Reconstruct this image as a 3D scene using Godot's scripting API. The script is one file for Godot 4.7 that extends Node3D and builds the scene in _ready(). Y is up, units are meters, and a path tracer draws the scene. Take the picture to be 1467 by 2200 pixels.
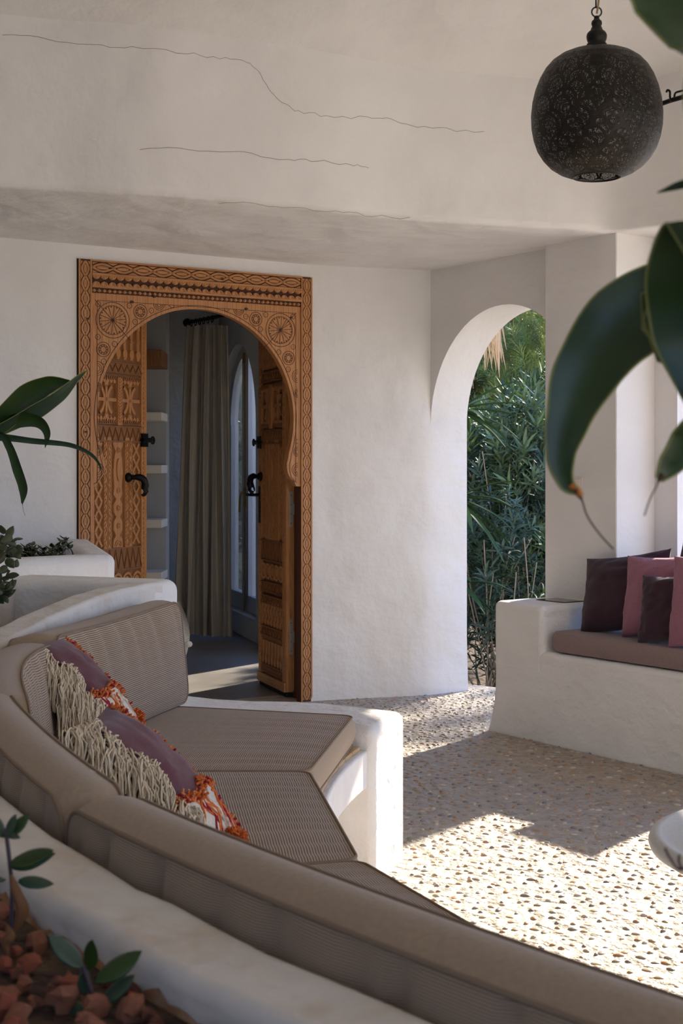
extends Node3D

# ---------------------------------------------------------------- mesh helpers
class MB:
	var v := PackedVector3Array()
	var n := PackedVector3Array()
	var uv := PackedVector2Array()
	var ix := PackedInt32Array()

	func tri(a: Vector3, b: Vector3, c: Vector3) -> void:
		var nn := (b - a).cross(c - a).normalized()
		var k := v.size()
		v.append(a); v.append(b); v.append(c)
		n.append(nn); n.append(nn); n.append(nn)
		uv.append(Vector2.ZERO); uv.append(Vector2.ZERO); uv.append(Vector2.ZERO)
		ix.append(k); ix.append(k + 2); ix.append(k + 1)

	func quad(a: Vector3, b: Vector3, c: Vector3, d: Vector3) -> void:
		tri(a, b, c)
		tri(a, c, d)

	# p[j * nu + i]; smooth normals; closed welds the first and last column
	func grid(p: PackedVector3Array, nu: int, nv: int, uvs := PackedVector2Array(), closed := false) -> void:
		var k := v.size()
		var nn := PackedVector3Array()
		nn.resize(nu * nv)
		for j in nv - 1:
			for i in nu - 1:
				var a := j * nu + i
				var b := a + 1
				var c := a + nu + 1
				var d := a + nu
				var f := (p[c] - p[a]).cross(p[d] - p[b])
				nn[a] += f; nn[b] += f; nn[c] += f; nn[d] += f
				ix.append(k + a); ix.append(k + c); ix.append(k + b)
				ix.append(k + a); ix.append(k + d); ix.append(k + c)
		if closed:
			for j in nv:
				var s := nn[j * nu] + nn[j * nu + nu - 1]
				nn[j * nu] = s
				nn[j * nu + nu - 1] = s
		for i in nu * nv:
			nn[i] = nn[i].normalized()
		v.append_array(p)
		n.append_array(nn)
		if uvs.size() == nu * nv:
			uv.append_array(uvs)
		else:
			var z := PackedVector2Array()
			z.resize(nu * nv)
			uv.append_array(z)

	func box(t: Transform3D, s: Vector3) -> void:
		var h := s * 0.5
		var c := []
		for i in 8:
			c.append(t * Vector3(h.x if i & 1 else -h.x, h.y if i & 2 else -h.y, h.z if i & 4 else -h.z))
		quad(c[0], c[2], c[3], c[1]); quad(c[4], c[5], c[7], c[6])
		quad(c[0], c[4], c[6], c[2]); quad(c[1], c[3], c[7], c[5])
		quad(c[0], c[1], c[5], c[4]); quad(c[2], c[6], c[7], c[3])

	func bx(x0: float, x1: float, y0: float, y1: float, z0: float, z1: float) -> void:
		box(Transform3D(Basis(), Vector3(x0 + x1, y0 + y1, z0 + z1) * 0.5), Vector3(x1 - x0, y1 - y0, z1 - z0))

	# rounded box, each vertex then mapped by warp
	func rbox(lo: Vector3, hi: Vector3, r: float, div: Vector3i, warp: Callable) -> void:
		var ctr := (lo + hi) * 0.5
		var h := (hi - lo) * 0.5
		var axes := [[0, 1, 2], [1, 2, 0], [2, 0, 1]]
		for ax in axes:
			var A: int = ax[0]
			var B: int = ax[1]
			var C: int = ax[2]
			for sgn in [-1.0, 1.0]:
				var la := steps(h[A], r, div[A])
				var lb := steps(h[B], r, div[B])
				var k := v.size()
				for b in lb:
					for a in la:
						var p := Vector3.ZERO
						p[A] = a
						p[B] = b * sgn
						p[C] = h[C] * sgn
						var q := Vector3(clampf(p.x, -h.x + r, h.x - r), clampf(p.y, -h.y + r, h.y - r), clampf(p.z, -h.z + r, h.z - r))
						var d := (p - q).normalized()
						var o := q + d * r + ctr
						var w: Vector3 = warp.call(o)
						var w2: Vector3 = warp.call(o + d * 0.002)
						v.append(w)
						n.append((w2 - w).normalized())
						uv.append(Vector2(p[A], p[B]))
				var nu := la.size()
				for j in lb.size() - 1:
					for i in nu - 1:
						var e := k + j * nu + i
						var g := (v[e + nu + 1] - v[e]).cross(v[e + nu] - v[e + 1])
						if g.dot(n[e] + n[e + nu + 1]) >= 0.0:
							ix.append(e); ix.append(e + nu + 1); ix.append(e + 1)
							ix.append(e); ix.append(e + nu); ix.append(e + nu + 1)
						else:
							ix.append(e); ix.append(e + 1); ix.append(e + nu + 1)
							ix.append(e); ix.append(e + nu + 1); ix.append(e + nu)

	func steps(h: float, r: float, d: int) -> PackedFloat32Array:
		var o := PackedFloat32Array()
		for t in [0.0, 0.35, 0.7]:
			o.append(-h + r * t)
		for i in d + 1:
			o.append(lerpf(-h + r, h - r, float(i) / d))
		for t in [0.7, 0.35, 0.0]:
			o.append(h - r * t)
		return o

	func tube(pts: PackedVector3Array, rad: Array, sides := 6, caps := true) -> void:
		var m := pts.size()
		var p := PackedVector3Array()
		var us := PackedVector2Array()
		var up := Vector3.UP
		var t0 := (pts[1] - pts[0]).normalized()
		if absf(t0.dot(up)) > 0.95:
			up = Vector3.RIGHT
		var side := t0.cross(up).normalized()
		for j in m:
			var t := (pts[mini(j + 1, m - 1)] - pts[maxi(j - 1, 0)]).normalized()
			side = (side - t * side.dot(t)).normalized()
			var o := side.cross(t)
			var r: float = rad[mini(j, rad.size() - 1)]
			for i in sides + 1:
				var a := TAU * i / sides
				p.append(pts[j] + (side * cos(a) + o * sin(a)) * r)
				us.append(Vector2(float(i) / sides, float(j) / m))
		grid(p, sides + 1, m, us, true)
		if caps:
			for e in [0, m - 1]:
				for i in sides:
					var a := p[e * (sides + 1) + i]
					var b := p[e * (sides + 1) + i + 1]
					if e == 0:
						tri(pts[e], b, a)
					else:
						tri(pts[e], a, b)

	# polygon (x, y) extruded from z0 to z1
	func prism(poly: PackedVector2Array, z0: float, z1: float, t := Transform3D()) -> void:
		var area := 0.0
		for i in poly.size():
			area += poly[i].cross(poly[(i + 1) % poly.size()])
		if area < 0:
			poly = poly.duplicate()
			poly.reverse()
		var tr := Geometry2D.triangulate_polygon(poly)
		for i in range(0, tr.size(), 3):
			var a := poly[tr[i]]
			var b := poly[tr[i + 1]]
			var c := poly[tr[i + 2]]
			if (b - a).cross(c - a) < 0:
				var q := b
				b = c
				c = q
			tri(t * Vector3(a.x, a.y, z1), t * Vector3(b.x, b.y, z1), t * Vector3(c.x, c.y, z1))
			tri(t * Vector3(a.x, a.y, z0), t * Vector3(c.x, c.y, z0), t * Vector3(b.x, b.y, z0))
		var m := poly.size()
		for i in m:
			var a := poly[i]
			var b := poly[(i + 1) % m]
			var d := (b - a).normalized()
			var na := Vector3(d.y, -d.x, 0)
			var dp := (a - poly[(i + m - 1) % m]).normalized()
			var dn := (poly[(i + 2) % m] - b).normalized()
			var n0 := na
			var n1 := na
			if dp.dot(d) > 0.8:
				n0 = Vector3(d.y + dp.y, -d.x - dp.x, 0).normalized()
			if dn.dot(d) > 0.8:
				n1 = Vector3(d.y + dn.y, -d.x - dn.x, 0).normalized()
			var k := v.size()
			v.append(t * Vector3(a.x, a.y, z0)); v.append(t * Vector3(b.x, b.y, z0)); v.append(t * Vector3(b.x, b.y, z1)); v.append(t * Vector3(a.x, a.y, z1))
			n0 = (t.basis * n0).normalized()
			n1 = (t.basis * n1).normalized()
			n.append(n0); n.append(n1); n.append(n1); n.append(n0)
			for e in 4:
				uv.append(Vector2.ZERO)
			ix.append(k); ix.append(k + 2); ix.append(k + 1)
			ix.append(k); ix.append(k + 3); ix.append(k + 2)

	# profile of (radius, height) turned about y
	func lathe(prof: PackedVector2Array, sides: int, t := Transform3D()) -> void:
		var p := PackedVector3Array()
		var us := PackedVector2Array()
		for j in prof.size():
			for i in sides + 1:
				var a := -TAU * i / sides
				p.append(t * Vector3(prof[j].x * cos(a), prof[j].y, prof[j].x * sin(a)))
				us.append(Vector2(float(i) / sides, float(j) / prof.size()))
		grid(p, sides + 1, prof.size(), us, true)

	# raised band along a 2-D line in the x-y plane
	func band(pts: PackedVector2Array, w: float, z0: float, z1: float, closed := false) -> void:
		var m := pts.size()
		var l := PackedVector2Array()
		var r := PackedVector2Array()
		for j in m:
			var a := pts[(j + m - 1) % m] if closed else pts[maxi(j - 1, 0)]
			var b := pts[(j + 1) % m] if closed else pts[mini(j + 1, m - 1)]
			var d := (b - a).normalized()
			var o := Vector2(-d.y, d.x) * w * 0.5
			l.append(pts[j] + o)
			r.append(pts[j] - o)
		for j in (m if closed else m - 1):
			var k := (j + 1) % m
			var a := Vector3(r[j].x, r[j].y, z1)
			var b := Vector3(r[k].x, r[k].y, z1)
			var c := Vector3(l[k].x, l[k].y, z1)
			var d := Vector3(l[j].x, l[j].y, z1)
			var dz := Vector3(0, 0, z0 - z1)
			quad(a, b, c, d)
			quad(a + dz, b + dz, b, a)
			quad(d, c, c + dz, d + dz)

	func ring(c: Vector2, rad: float, w: float, z0: float, z1: float, seg := 28, a0 := 0.0, a1 := TAU) -> void:
		var p := PackedVector2Array()
		var full := a1 - a0 > TAU - 0.01
		for i in (seg if full else seg + 1):
			var a := lerpf(a0, a1, float(i) / seg)
			p.append(c + Vector2(cos(a), sin(a)) * rad)
		band(p, w, z0, z1, full)

	func disc(c: Vector2, rx: float, ry: float, z0: float, z1: float, seg := 12, a0 := 0.0, a1 := TAU) -> void:
		var p := PackedVector2Array()
		var full := a1 - a0 > TAU - 0.01
		for i in (seg if full else seg + 1):
			var a := lerpf(a0, a1, float(i) / seg)
			p.append(c + Vector2(cos(a) * rx, sin(a) * ry))
		for i in (seg if full else seg):
			var a := p[i]
			var b := p[(i + 1) % p.size()]
			tri(Vector3(c.x, c.y, z1), Vector3(a.x, a.y, z1), Vector3(b.x, b.y, z1))
			quad(Vector3(a.x, a.y, z0), Vector3(b.x, b.y, z0), Vector3(b.x, b.y, z1), Vector3(a.x, a.y, z1))

	# a leaf blade with thickness: spine, half widths, across direction per point
	func blade(sp: PackedVector3Array, w: PackedFloat32Array, ac: PackedVector3Array, fold := 0.25, th := 0.0015, cols := 5) -> void:
		var m := sp.size()
		for side in [1.0, -1.0]:
			var p := PackedVector3Array()
			var us := PackedVector2Array()
			for j in m:
				var t := (sp[mini(j + 1, m - 1)] - sp[maxi(j - 1, 0)]).normalized()
				var o := (ac[j] - t * ac[j].dot(t)).normalized()
				var up := o.cross(t).normalized()
				for i in cols:
					var f: float = lerpf(-1.0, 1.0, float(i) / (cols - 1)) * side
					var e: float = th * side * (1.0 - f * f)
					p.append(sp[j] + o * w[j] * f + up * (w[j] * fold * f * f + e))
					us.append(Vector2(f * 0.5 + 0.5, float(j) / m))
			grid(p, cols, m, us)

	func mesh() -> ArrayMesh:
		var arr := []
		arr.resize(Mesh.ARRAY_MAX)
		arr[Mesh.ARRAY_VERTEX] = v
		arr[Mesh.ARRAY_NORMAL] = n
		arr[Mesh.ARRAY_TEX_UV] = uv
		arr[Mesh.ARRAY_INDEX] = ix
		var m := ArrayMesh.new()
		m.add_surface_from_arrays(Mesh.PRIMITIVE_TRIANGLES, arr)
		return m

# ---------------------------------------------------------------- scene helpers
const F := 3055.0
const EYE := 1.25
const HZ := 1003.0
var rng := RandomNumberGenerator.new()
var M := {}
var taken := {}

func W(x: float, h: float, d: float) -> Vector3:
	return Vector3(x, h, -d)

func px(u: float, v: float, d: float) -> Vector3:      # the place at depth d that the lens puts at (u, v)
	return Vector3((u - 733.5) * d / F, EYE + (HZ - v) * d / F, -d)

func numbered(called: String) -> String:
	if not taken.has(called):
		taken[called] = 0
		return called
	taken[called] += 1
	return "%s_%03d" % [called, taken[called]]

func tag(o: Node, label := "", category := "", group := "", kind := "") -> void:
	if label: o.set_meta("label", label)
	if category: o.set_meta("category", category)
	if group: o.set_meta("group", group)
	if kind: o.set_meta("kind", kind)

func thing(called: String, at: Vector3, label: String, category: String, group := "", turn := 0.0) -> Node3D:
	var o := Node3D.new()
	o.name = numbered(called)
	add_child(o)
	o.position = at
	o.rotation.y = turn
	tag(o, label, category, group)
	return o

func part(called: String, mb: MB, m: Material, parent: Node3D, world := false) -> MeshInstance3D:
	if world and parent != self:
		var inv := parent.global_transform.affine_inverse()
		for i in mb.v.size():
			mb.v[i] = inv * mb.v[i]
			mb.n[i] = inv.basis * mb.n[i]
	var o := MeshInstance3D.new()
	o.name = numbered(called) if parent == self else called
	o.mesh = mb.mesh()
	o.material_override = m
	parent.add_child(o, true)
	return o

func inst(called: String, m: Mesh, mat: Material, parent: Node3D, t: Transform3D) -> MeshInstance3D:
	var o := MeshInstance3D.new()
	o.name = numbered(called) if parent == self else called
	o.mesh = m
	o.material_override = mat
	o.transform = t
	parent.add_child(o, true)
	return o

func struct(called: String, mb: MB, m: Material, label := "") -> MeshInstance3D:
	var o := part(called, mb, m, self)
	tag(o, label, "", "", "structure")
	return o

func same(p: Vector3) -> Vector3:
	return p

func curve(pts: Array, per := 6) -> PackedVector3Array:
	var o := PackedVector3Array()
	var m := pts.size()
	for i in m - 1:
		var a: Vector3 = pts[maxi(i - 1, 0)]
		var b: Vector3 = pts[i]
		var c: Vector3 = pts[i + 1]
		var d: Vector3 = pts[mini(i + 2, m - 1)]
		for k in per:
			o.append(b.cubic_interpolate(c, a, d, float(k) / per))
	o.append(pts[m - 1])
	return o

func noise_tex(freq: float, oct: int, ramp: Array, size := 512, kind := FastNoiseLite.TYPE_SIMPLEX_SMOOTH, sd := 1) -> NoiseTexture2D:
	var f := FastNoiseLite.new()
	f.noise_type = kind
	f.frequency = freq
	f.fractal_octaves = oct
	f.seed = sd
	var t := NoiseTexture2D.new()
	t.width = size
	t.height = size
	t.seamless = true
	t.noise = f
	if ramp.size():
		var g := Gradient.new()
		var offs := PackedFloat32Array()
		var cols := PackedColorArray()
		for i in ramp.size():
			offs.append(float(i) / (ramp.size() - 1))
			cols.append(ramp[i])
		g.offsets = offs
		g.colors = cols
		t.color_ramp = g
	return t

func mat(c: Color, rough := 0.8, metal := 0.0) -> StandardMaterial3D:
	var m := StandardMaterial3D.new()
	m.albedo_color = c
	m.roughness = rough
	m.metallic = metal
	return m

func tri_mat(tex: Texture2D, sc: Vector3, rough: float, height: Texture2D, hs: float, world := true) -> StandardMaterial3D:
	var m := mat(Color.WHITE, rough)
	m.albedo_texture = tex
	m.uv1_triplanar = true
	m.uv1_world_triplanar = world
	m.uv1_scale = sc
	if height:
		m.heightmap_enabled = true
		m.heightmap_texture = height
		m.heightmap_scale = hs
	return m

func make_materials() -> void:
	var bump := noise_tex(0.012, 5, [], 1024)
	var trowel := noise_tex(0.006, 6, [], 1024, FastNoiseLite.TYPE_PERLIN, 5)
	var wt := noise_tex(0.006, 4, [Color(0.875, 0.865, 0.85), Color(0.90, 0.892, 0.878), Color(0.915, 0.908, 0.896)], 512, FastNoiseLite.TYPE_SIMPLEX_SMOOTH, 3)
	M.plaster = tri_mat(wt, Vector3.ONE * 0.55, 0.9, trowel, 2.3)
	M.plaster_smooth = tri_mat(wt, Vector3.ONE * 0.9, 0.9, bump, 0.8)
	var st := noise_tex(0.01, 5, [Color(0.80, 0.74, 0.67), Color(0.84, 0.815, 0.78), Color(0.86, 0.845, 0.82), Color(0.87, 0.86, 0.84)], 512, FastNoiseLite.TYPE_SIMPLEX_SMOOTH, 12)
	M.plaster_stained = tri_mat(st, Vector3.ONE * 1.3, 0.9, bump, 0.35)
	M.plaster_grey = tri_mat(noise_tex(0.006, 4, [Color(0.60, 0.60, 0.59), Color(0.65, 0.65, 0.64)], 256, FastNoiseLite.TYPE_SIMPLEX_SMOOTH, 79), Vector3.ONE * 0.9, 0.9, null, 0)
	M.crack = mat(Color(0.56, 0.51, 0.46), 0.95)
	var mt := noise_tex(0.02, 5, [Color(0.60, 0.555, 0.50), Color(0.65, 0.61, 0.555), Color(0.695, 0.66, 0.61)], 512, FastNoiseLite.TYPE_SIMPLEX_SMOOTH, 8)
	M.mortar = tri_mat(mt, Vector3.ONE * 1.1, 0.55, bump, 1.6)
	M.pebble = mat(Color.WHITE, 0.38)
	M.pebble.vertex_color_use_as_albedo = true
	M.pebbles = []
	for c in [Color(0.70, 0.62, 0.52), Color(0.64, 0.54, 0.43), Color(0.58, 0.54, 0.49), Color(0.75, 0.70, 0.63), Color(0.66, 0.52, 0.40), Color(0.50, 0.47, 0.45)]:
		M.pebbles.append(mat(c, 0.38))
	var ct := noise_tex(0.008, 5, [Color(0.40, 0.385, 0.37), Color(0.46, 0.445, 0.43), Color(0.53, 0.51, 0.49)], 512, FastNoiseLite.TYPE_SIMPLEX_SMOOTH, 17)
	M.concrete = tri_mat(ct, Vector3.ONE * 0.35, 0.32, null, 0)
	var gt := noise_tex(0.02, 5, [Color(0.62, 0.57, 0.50), Color(0.70, 0.66, 0.59), Color(0.76, 0.72, 0.66)], 512, FastNoiseLite.TYPE_SIMPLEX_SMOOTH, 19)
	M.terrace = tri_mat(gt, Vector3.ONE * 0.3, 0.9, null, 0)
	var et := noise_tex(0.03, 5, [Color(0.16, 0.11, 0.08), Color(0.27, 0.20, 0.14), Color(0.38, 0.30, 0.21)], 512, FastNoiseLite.TYPE_SIMPLEX_SMOOTH, 23)
	M.earth = tri_mat(et, Vector3.ONE * 0.8, 0.95, bump, 3.0)
	var ht := noise_tex(0.03, 6, [Color(0.12, 0.14, 0.07), Color(0.27, 0.28, 0.14), Color(0.40, 0.37, 0.24)], 512, FastNoiseLite.TYPE_SIMPLEX_SMOOTH, 29)
	M.hill = tri_mat(ht, Vector3.ONE * 0.25, 0.95, null, 0)
	# wood: noise stretched along the grain
	var wn := noise_tex(0.02, 5, [Color(0.55, 0.355, 0.19), Color(0.665, 0.45, 0.255), Color(0.72, 0.50, 0.295), Color(0.76, 0.55, 0.345)], 512, FastNoiseLite.TYPE_SIMPLEX_SMOOTH, 31)
	M.wood = tri_mat(wn, Vector3(9, 0.55, 9), 0.55, null, 0, false)
	M.wood_h = tri_mat(wn, Vector3(0.55, 9, 9), 0.55, null, 0, false)
	var wd := noise_tex(0.02, 5, [Color(0.42, 0.265, 0.135), Color(0.52, 0.335, 0.175), Color(0.585, 0.39, 0.215)], 512, FastNoiseLite.TYPE_SIMPLEX_SMOOTH, 37)
	M.wood_dark = tri_mat(wd, Vector3(9, 0.55, 9), 0.6, null, 0, false)
	M.groove = mat(Color(0.30, 0.165, 0.08), 0.75)
	M.slat = tri_mat(noise_tex(0.02, 4, [Color(0.74, 0.60, 0.42), Color(0.82, 0.70, 0.52)], 256, FastNoiseLite.TYPE_SIMPLEX_SMOOTH, 73), Vector3(3, 3, 3), 0.6, null, 0)
	M.knot = mat(Color(0.22, 0.11, 0.06), 0.6)
	M.iron = mat(Color(0.06, 0.052, 0.05), 0.45, 0.6)
	M.steel = mat(Color(0.66, 0.64, 0.60), 0.4, 0.35)
	M.brass = mat(Color(0.66, 0.53, 0.28), 0.35, 0.9)
	# fabrics
	var im := Image.create(64, 64, false, Image.FORMAT_RGB8)
	var ih := Image.create(64, 64, false, Image.FORMAT_RGB8)
	for y in 64:
		for x in 64:
			var s := 0.5 + 0.5 * cos(TAU * y / 16.0)
			s = smoothstep(0.12, 0.75, s)
			var g := 0.03 * sin(TAU * x / 4.0 + y)
			im.set_pixel(x, y, Color(0.45, 0.37, 0.295).lerp(Color(0.715, 0.63, 0.53), s + g))
			ih.set_pixel(x, y, Color(s, s, s))
	M.cord = mat(Color.WHITE, 0.95)
	M.cord.albedo_texture = ImageTexture.create_from_image(im)
	M.cord.heightmap_enabled = true
	M.cord.heightmap_texture = ImageTexture.create_from_image(ih)
	M.cord.heightmap_scale = 0.12
	M.cord.uv1_scale = Vector3(45, 45, 1)       # four ribs to the tile: 5.5 mm each
	M.cord.rim_enabled = true
	M.cord.rim = 0.3
	M.cord_fine = M.cord.duplicate()
	M.cord_fine.uv1_scale = Vector3(100, 100, 1)
	M.cord_fine.heightmap_scale = 0.06
	var ft := noise_tex(0.09, 3, [Color(0.575, 0.495, 0.405), Color(0.615, 0.535, 0.44), Color(0.65, 0.57, 0.475)], 256, FastNoiseLite.TYPE_SIMPLEX_SMOOTH, 41)
	M.twill = tri_mat(ft, Vector3.ONE * 5.0, 0.95, null, 0)
	M.twill.rim_enabled = true
	M.twill.rim = 0.3
	M.piping = mat(Color(0.53, 0.455, 0.375), 0.95)
	for c in [["mauve", Color(0.53, 0.45, 0.435)], ["plum", Color(0.20, 0.10, 0.155)], ["rose", Color(0.585, 0.39, 0.455)], ["weave_plum", Color(0.38, 0.21, 0.235)], ["cotton", Color(0.84, 0.80, 0.73)], ["linen", Color(0.76, 0.725, 0.665)]]:
		var base: Color = c[1]
		var t := noise_tex(0.12, 3, [base * 0.86, base, base * 1.14], 256, FastNoiseLite.TYPE_SIMPLEX_SMOOTH, 47)
		M[c[0]] = tri_mat(t, Vector3.ONE * 5.0, 0.95, null, 0)
		M[c[0]].rim_enabled = true
		M[c[0]].rim = 0.35
		M[c[0]].rim_tint = 0.8
	M.linen.backlight_enabled = true
	M.linen.backlight = Color(0.12, 0.115, 0.10)
	M.fringe = mat(Color(0.86, 0.79, 0.68), 0.95)
	M.orange = mat(Color(0.83, 0.42, 0.17), 0.95)
	M.peach = mat(Color(0.86, 0.56, 0.36), 0.95)
	M.crimson = mat(Color(0.60, 0.11, 0.17), 0.95)
	# plants
	M.leaf_dark = leaf_mat(Color(0.14, 0.235, 0.085), Color(0.20, 0.30, 0.11), 0.38)
	M.leaf_yucca = leaf_mat(Color(0.18, 0.27, 0.17), Color(0.25, 0.34, 0.21), 0.6)
	M.leaf_near = leaf_mat(Color(0.145, 0.235, 0.10), Color(0.215, 0.31, 0.14), 0.36)
	M.leaf_edge = mat(Color(0.50, 0.52, 0.27), 0.5)
	M.leaf_blue = leaf_mat(Color(0.17, 0.25, 0.185), Color(0.25, 0.325, 0.245), 0.38)
	M.jade = leaf_mat(Color(0.245, 0.285, 0.185), Color(0.345, 0.375, 0.25), 0.45)
	M.sedum = leaf_mat(Color(0.15, 0.21, 0.11), Color(0.26, 0.30, 0.17), 0.45)
	M.dry = mat(Color(0.45, 0.30, 0.17), 0.8)
	M.dry_dark = mat(Color(0.32, 0.215, 0.16), 0.8)
	M.tip = mat(Color(0.72, 0.42, 0.12), 0.7)
	M.stem = mat(Color(0.27, 0.205, 0.235), 0.6)
	var bt := noise_tex(0.03, 5, [Color(0.27, 0.22, 0.17), Color(0.43, 0.37, 0.30), Color(0.52, 0.47, 0.40)], 256, FastNoiseLite.TYPE_SIMPLEX_SMOOTH, 53)
	M.bark = tri_mat(bt, Vector3(4, 1, 4), 0.9, null, 0)
	M.twig = mat(Color(0.60, 0.54, 0.46), 0.85)
	M.foliage = mat(Color.WHITE, 0.5)
	M.foliage.vertex_color_use_as_albedo = true
	M.foliage.backlight_enabled = true
	M.foliage.backlight = Color(0.55, 0.6, 0.25)
	M.leaf_yucca.metallic_specular = 0.2
	M.foliage.metallic_specular = 0.35
	M.rust = tri_mat(noise_tex(0.03, 4, [Color(0.62, 0.42, 0.26), Color(0.72, 0.54, 0.38), Color(0.80, 0.70, 0.58)], 256, FastNoiseLite.TYPE_SIMPLEX_SMOOTH, 71), Vector3.ONE * 6.0, 0.95, null, 0)
	M.straw = mat(Color(0.62, 0.53, 0.42), 0.8)
	M.lava = []
	var lt := noise_tex(0.05, 4, [Color(0.34, 0.19, 0.14), Color(0.53, 0.33, 0.25), Color(0.68, 0.48, 0.39)], 256, FastNoiseLite.TYPE_SIMPLEX_SMOOTH, 59)
	for c in [Color(1, 1, 1), Color(1.0, 0.86, 0.8), Color(0.72, 0.7, 0.7), Color(1.0, 1.0, 0.95)]:
		var m := tri_mat(lt, Vector3.ONE * 12.0, 0.95, null, 0, false)
		m.albedo_color = c
		M.lava.append(m)
	# lamp, table, card, window
	var lm := noise_tex(0.02, 5, [Color(0.105, 0.10, 0.085), Color(0.155, 0.14, 0.12), Color(0.20, 0.175, 0.15)], 256, FastNoiseLite.TYPE_SIMPLEX_SMOOTH, 61)
	M.bronze = tri_mat(lm, Vector3.ONE * 3.0, 0.5, null, 0, false)
	M.bronze.metallic = 0.55
	M.verdigris = mat(Color(0.22, 0.29, 0.26), 0.7, 0.3)
	M.cordage = mat(Color(0.62, 0.52, 0.40), 0.85)
	M.table = tri_mat(noise_tex(0.1, 3, [Color(0.74, 0.735, 0.72), Color(0.82, 0.815, 0.80)], 256), Vector3.ONE * 4.0, 0.7, null, 0)
	M.card = mat(Color(0.10, 0.11, 0.085), 0.08)
	M.plate = mat(Color(0.86, 0.83, 0.78), 0.4)
	M.paint = mat(Color(0.80, 0.80, 0.79), 0.5)
	M.glass = mat(Color(0.9, 0.95, 0.95, 0.06), 0.02)
	M.glass.transparency = BaseMaterial3D.TRANSPARENCY_ALPHA
	M.black = mat(Color(0.03, 0.03, 0.03), 0.6)

func leaf_mat(a: Color, b: Color, rough: float) -> StandardMaterial3D:
	var t := noise_tex(0.015, 3, [a, a.lerp(b, 0.5), b], 256, FastNoiseLite.TYPE_SIMPLEX_SMOOTH, 67)
	var m := tri_mat(t, Vector3.ONE * 4.0, rough, null, 0)
	m.backlight_enabled = true
	m.backlight = Color(0.25, 0.35, 0.10)
	return m

# ---------------------------------------------------------------- layout constants (x, depth) in metres
const DOOR_A := 0.5597          # turn of the door wall
const DOOR_L := Vector2(-1.28, 6.90)
const BENCH_A := -0.9527        # turn of the right-hand bench and window wall
const BENCH_O := Vector2(0.72, 6.735)
const ARCH_A := -0.974
const ARCH_O := Vector2(0.49, 7.82)
const SOFA_C := Vector2(2.66, 3.48)
const SOFFIT := 2.33

func arc(phi: float, r: float, h: float) -> Vector3:   # the curved seat: phi in degrees, positive towards the door
	var a := deg_to_rad(phi)
	return W(SOFA_C.x - r * cos(a), h, SOFA_C.y + r * sin(a))

func frame_t(o: Vector2, a: float) -> Transform3D:
	return Transform3D(Basis(Vector3.UP, a), W(o.x, 0, o.y))

func loop(pts: Array, per: int) -> PackedVector2Array:
	var o := PackedVector2Array()
	var m := pts.size()
	for i in m:
		var a: Vector2 = pts[(i + m - 1) % m]
		var b: Vector2 = pts[i]
		var c: Vector2 = pts[(i + 1) % m]
		var d: Vector2 = pts[(i + 2) % m]
		for k in per:
			o.append(b.cubic_interpolate(c, a, d, float(k) / per))
	return o

func build_light() -> void:
	var cam := Camera3D.new()
	cam.name = "camera"
	var at := CameraAttributesPhysical.new()
	at.frustum_focal_length = 50.0
	at.frustum_near = 0.05
	at.frustum_far = 200.0
	at.frustum_focus_distance = 5.2
	at.exposure_aperture = 13.0
	cam.attributes = at
	add_child(cam)
	var near := 0.05
	cam.set_frustum(2.0 * near * 1100.0 / F, Vector2(0, -near * (1100.0 - HZ) / F), near, 200.0)
	cam.position = Vector3(0, EYE, 0)
	cam.current = true
	var env := Environment.new()
	var sky := Sky.new()
	var sm := ProceduralSkyMaterial.new()
	sm.sky_top_color = Color(0.40, 0.58, 0.88)
	sm.sky_horizon_color = Color(0.75, 0.855, 0.98)
	sm.ground_horizon_color = Color(0.72, 0.70, 0.66)
	sm.ground_bottom_color = Color(0.45, 0.42, 0.37)
	sm.sky_energy_multiplier = 1.0
	sky.sky_material = sm
	env.background_mode = Environment.BG_SKY
	env.sky = sky
	env.background_energy_multiplier = 2.05
	env.tonemap_mode = Environment.TONE_MAPPER_LINEAR
	env.tonemap_exposure = 1.45
	env.sdfgi_enabled = true
	env.ssao_enabled = true
	env.ssil_enabled = true
	var we := WorldEnvironment.new()
	we.name = "environment"
	we.environment = env
	add_child(we)
	var sun := DirectionalLight3D.new()
	sun.name = "sun"
	sun.light_color = Color(1.0, 0.95, 0.875)
	sun.light_energy = 4.0
	sun.light_angular_distance = 1.2
	sun.shadow_enabled = true
	add_child(sun)
	var el := deg_to_rad(32.0)
	var to_sun := Vector3(0.6 * cos(el), sin(el), -0.8 * cos(el))
	sun.look_at_from_position(to_sun * 20.0, Vector3.ZERO)

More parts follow.
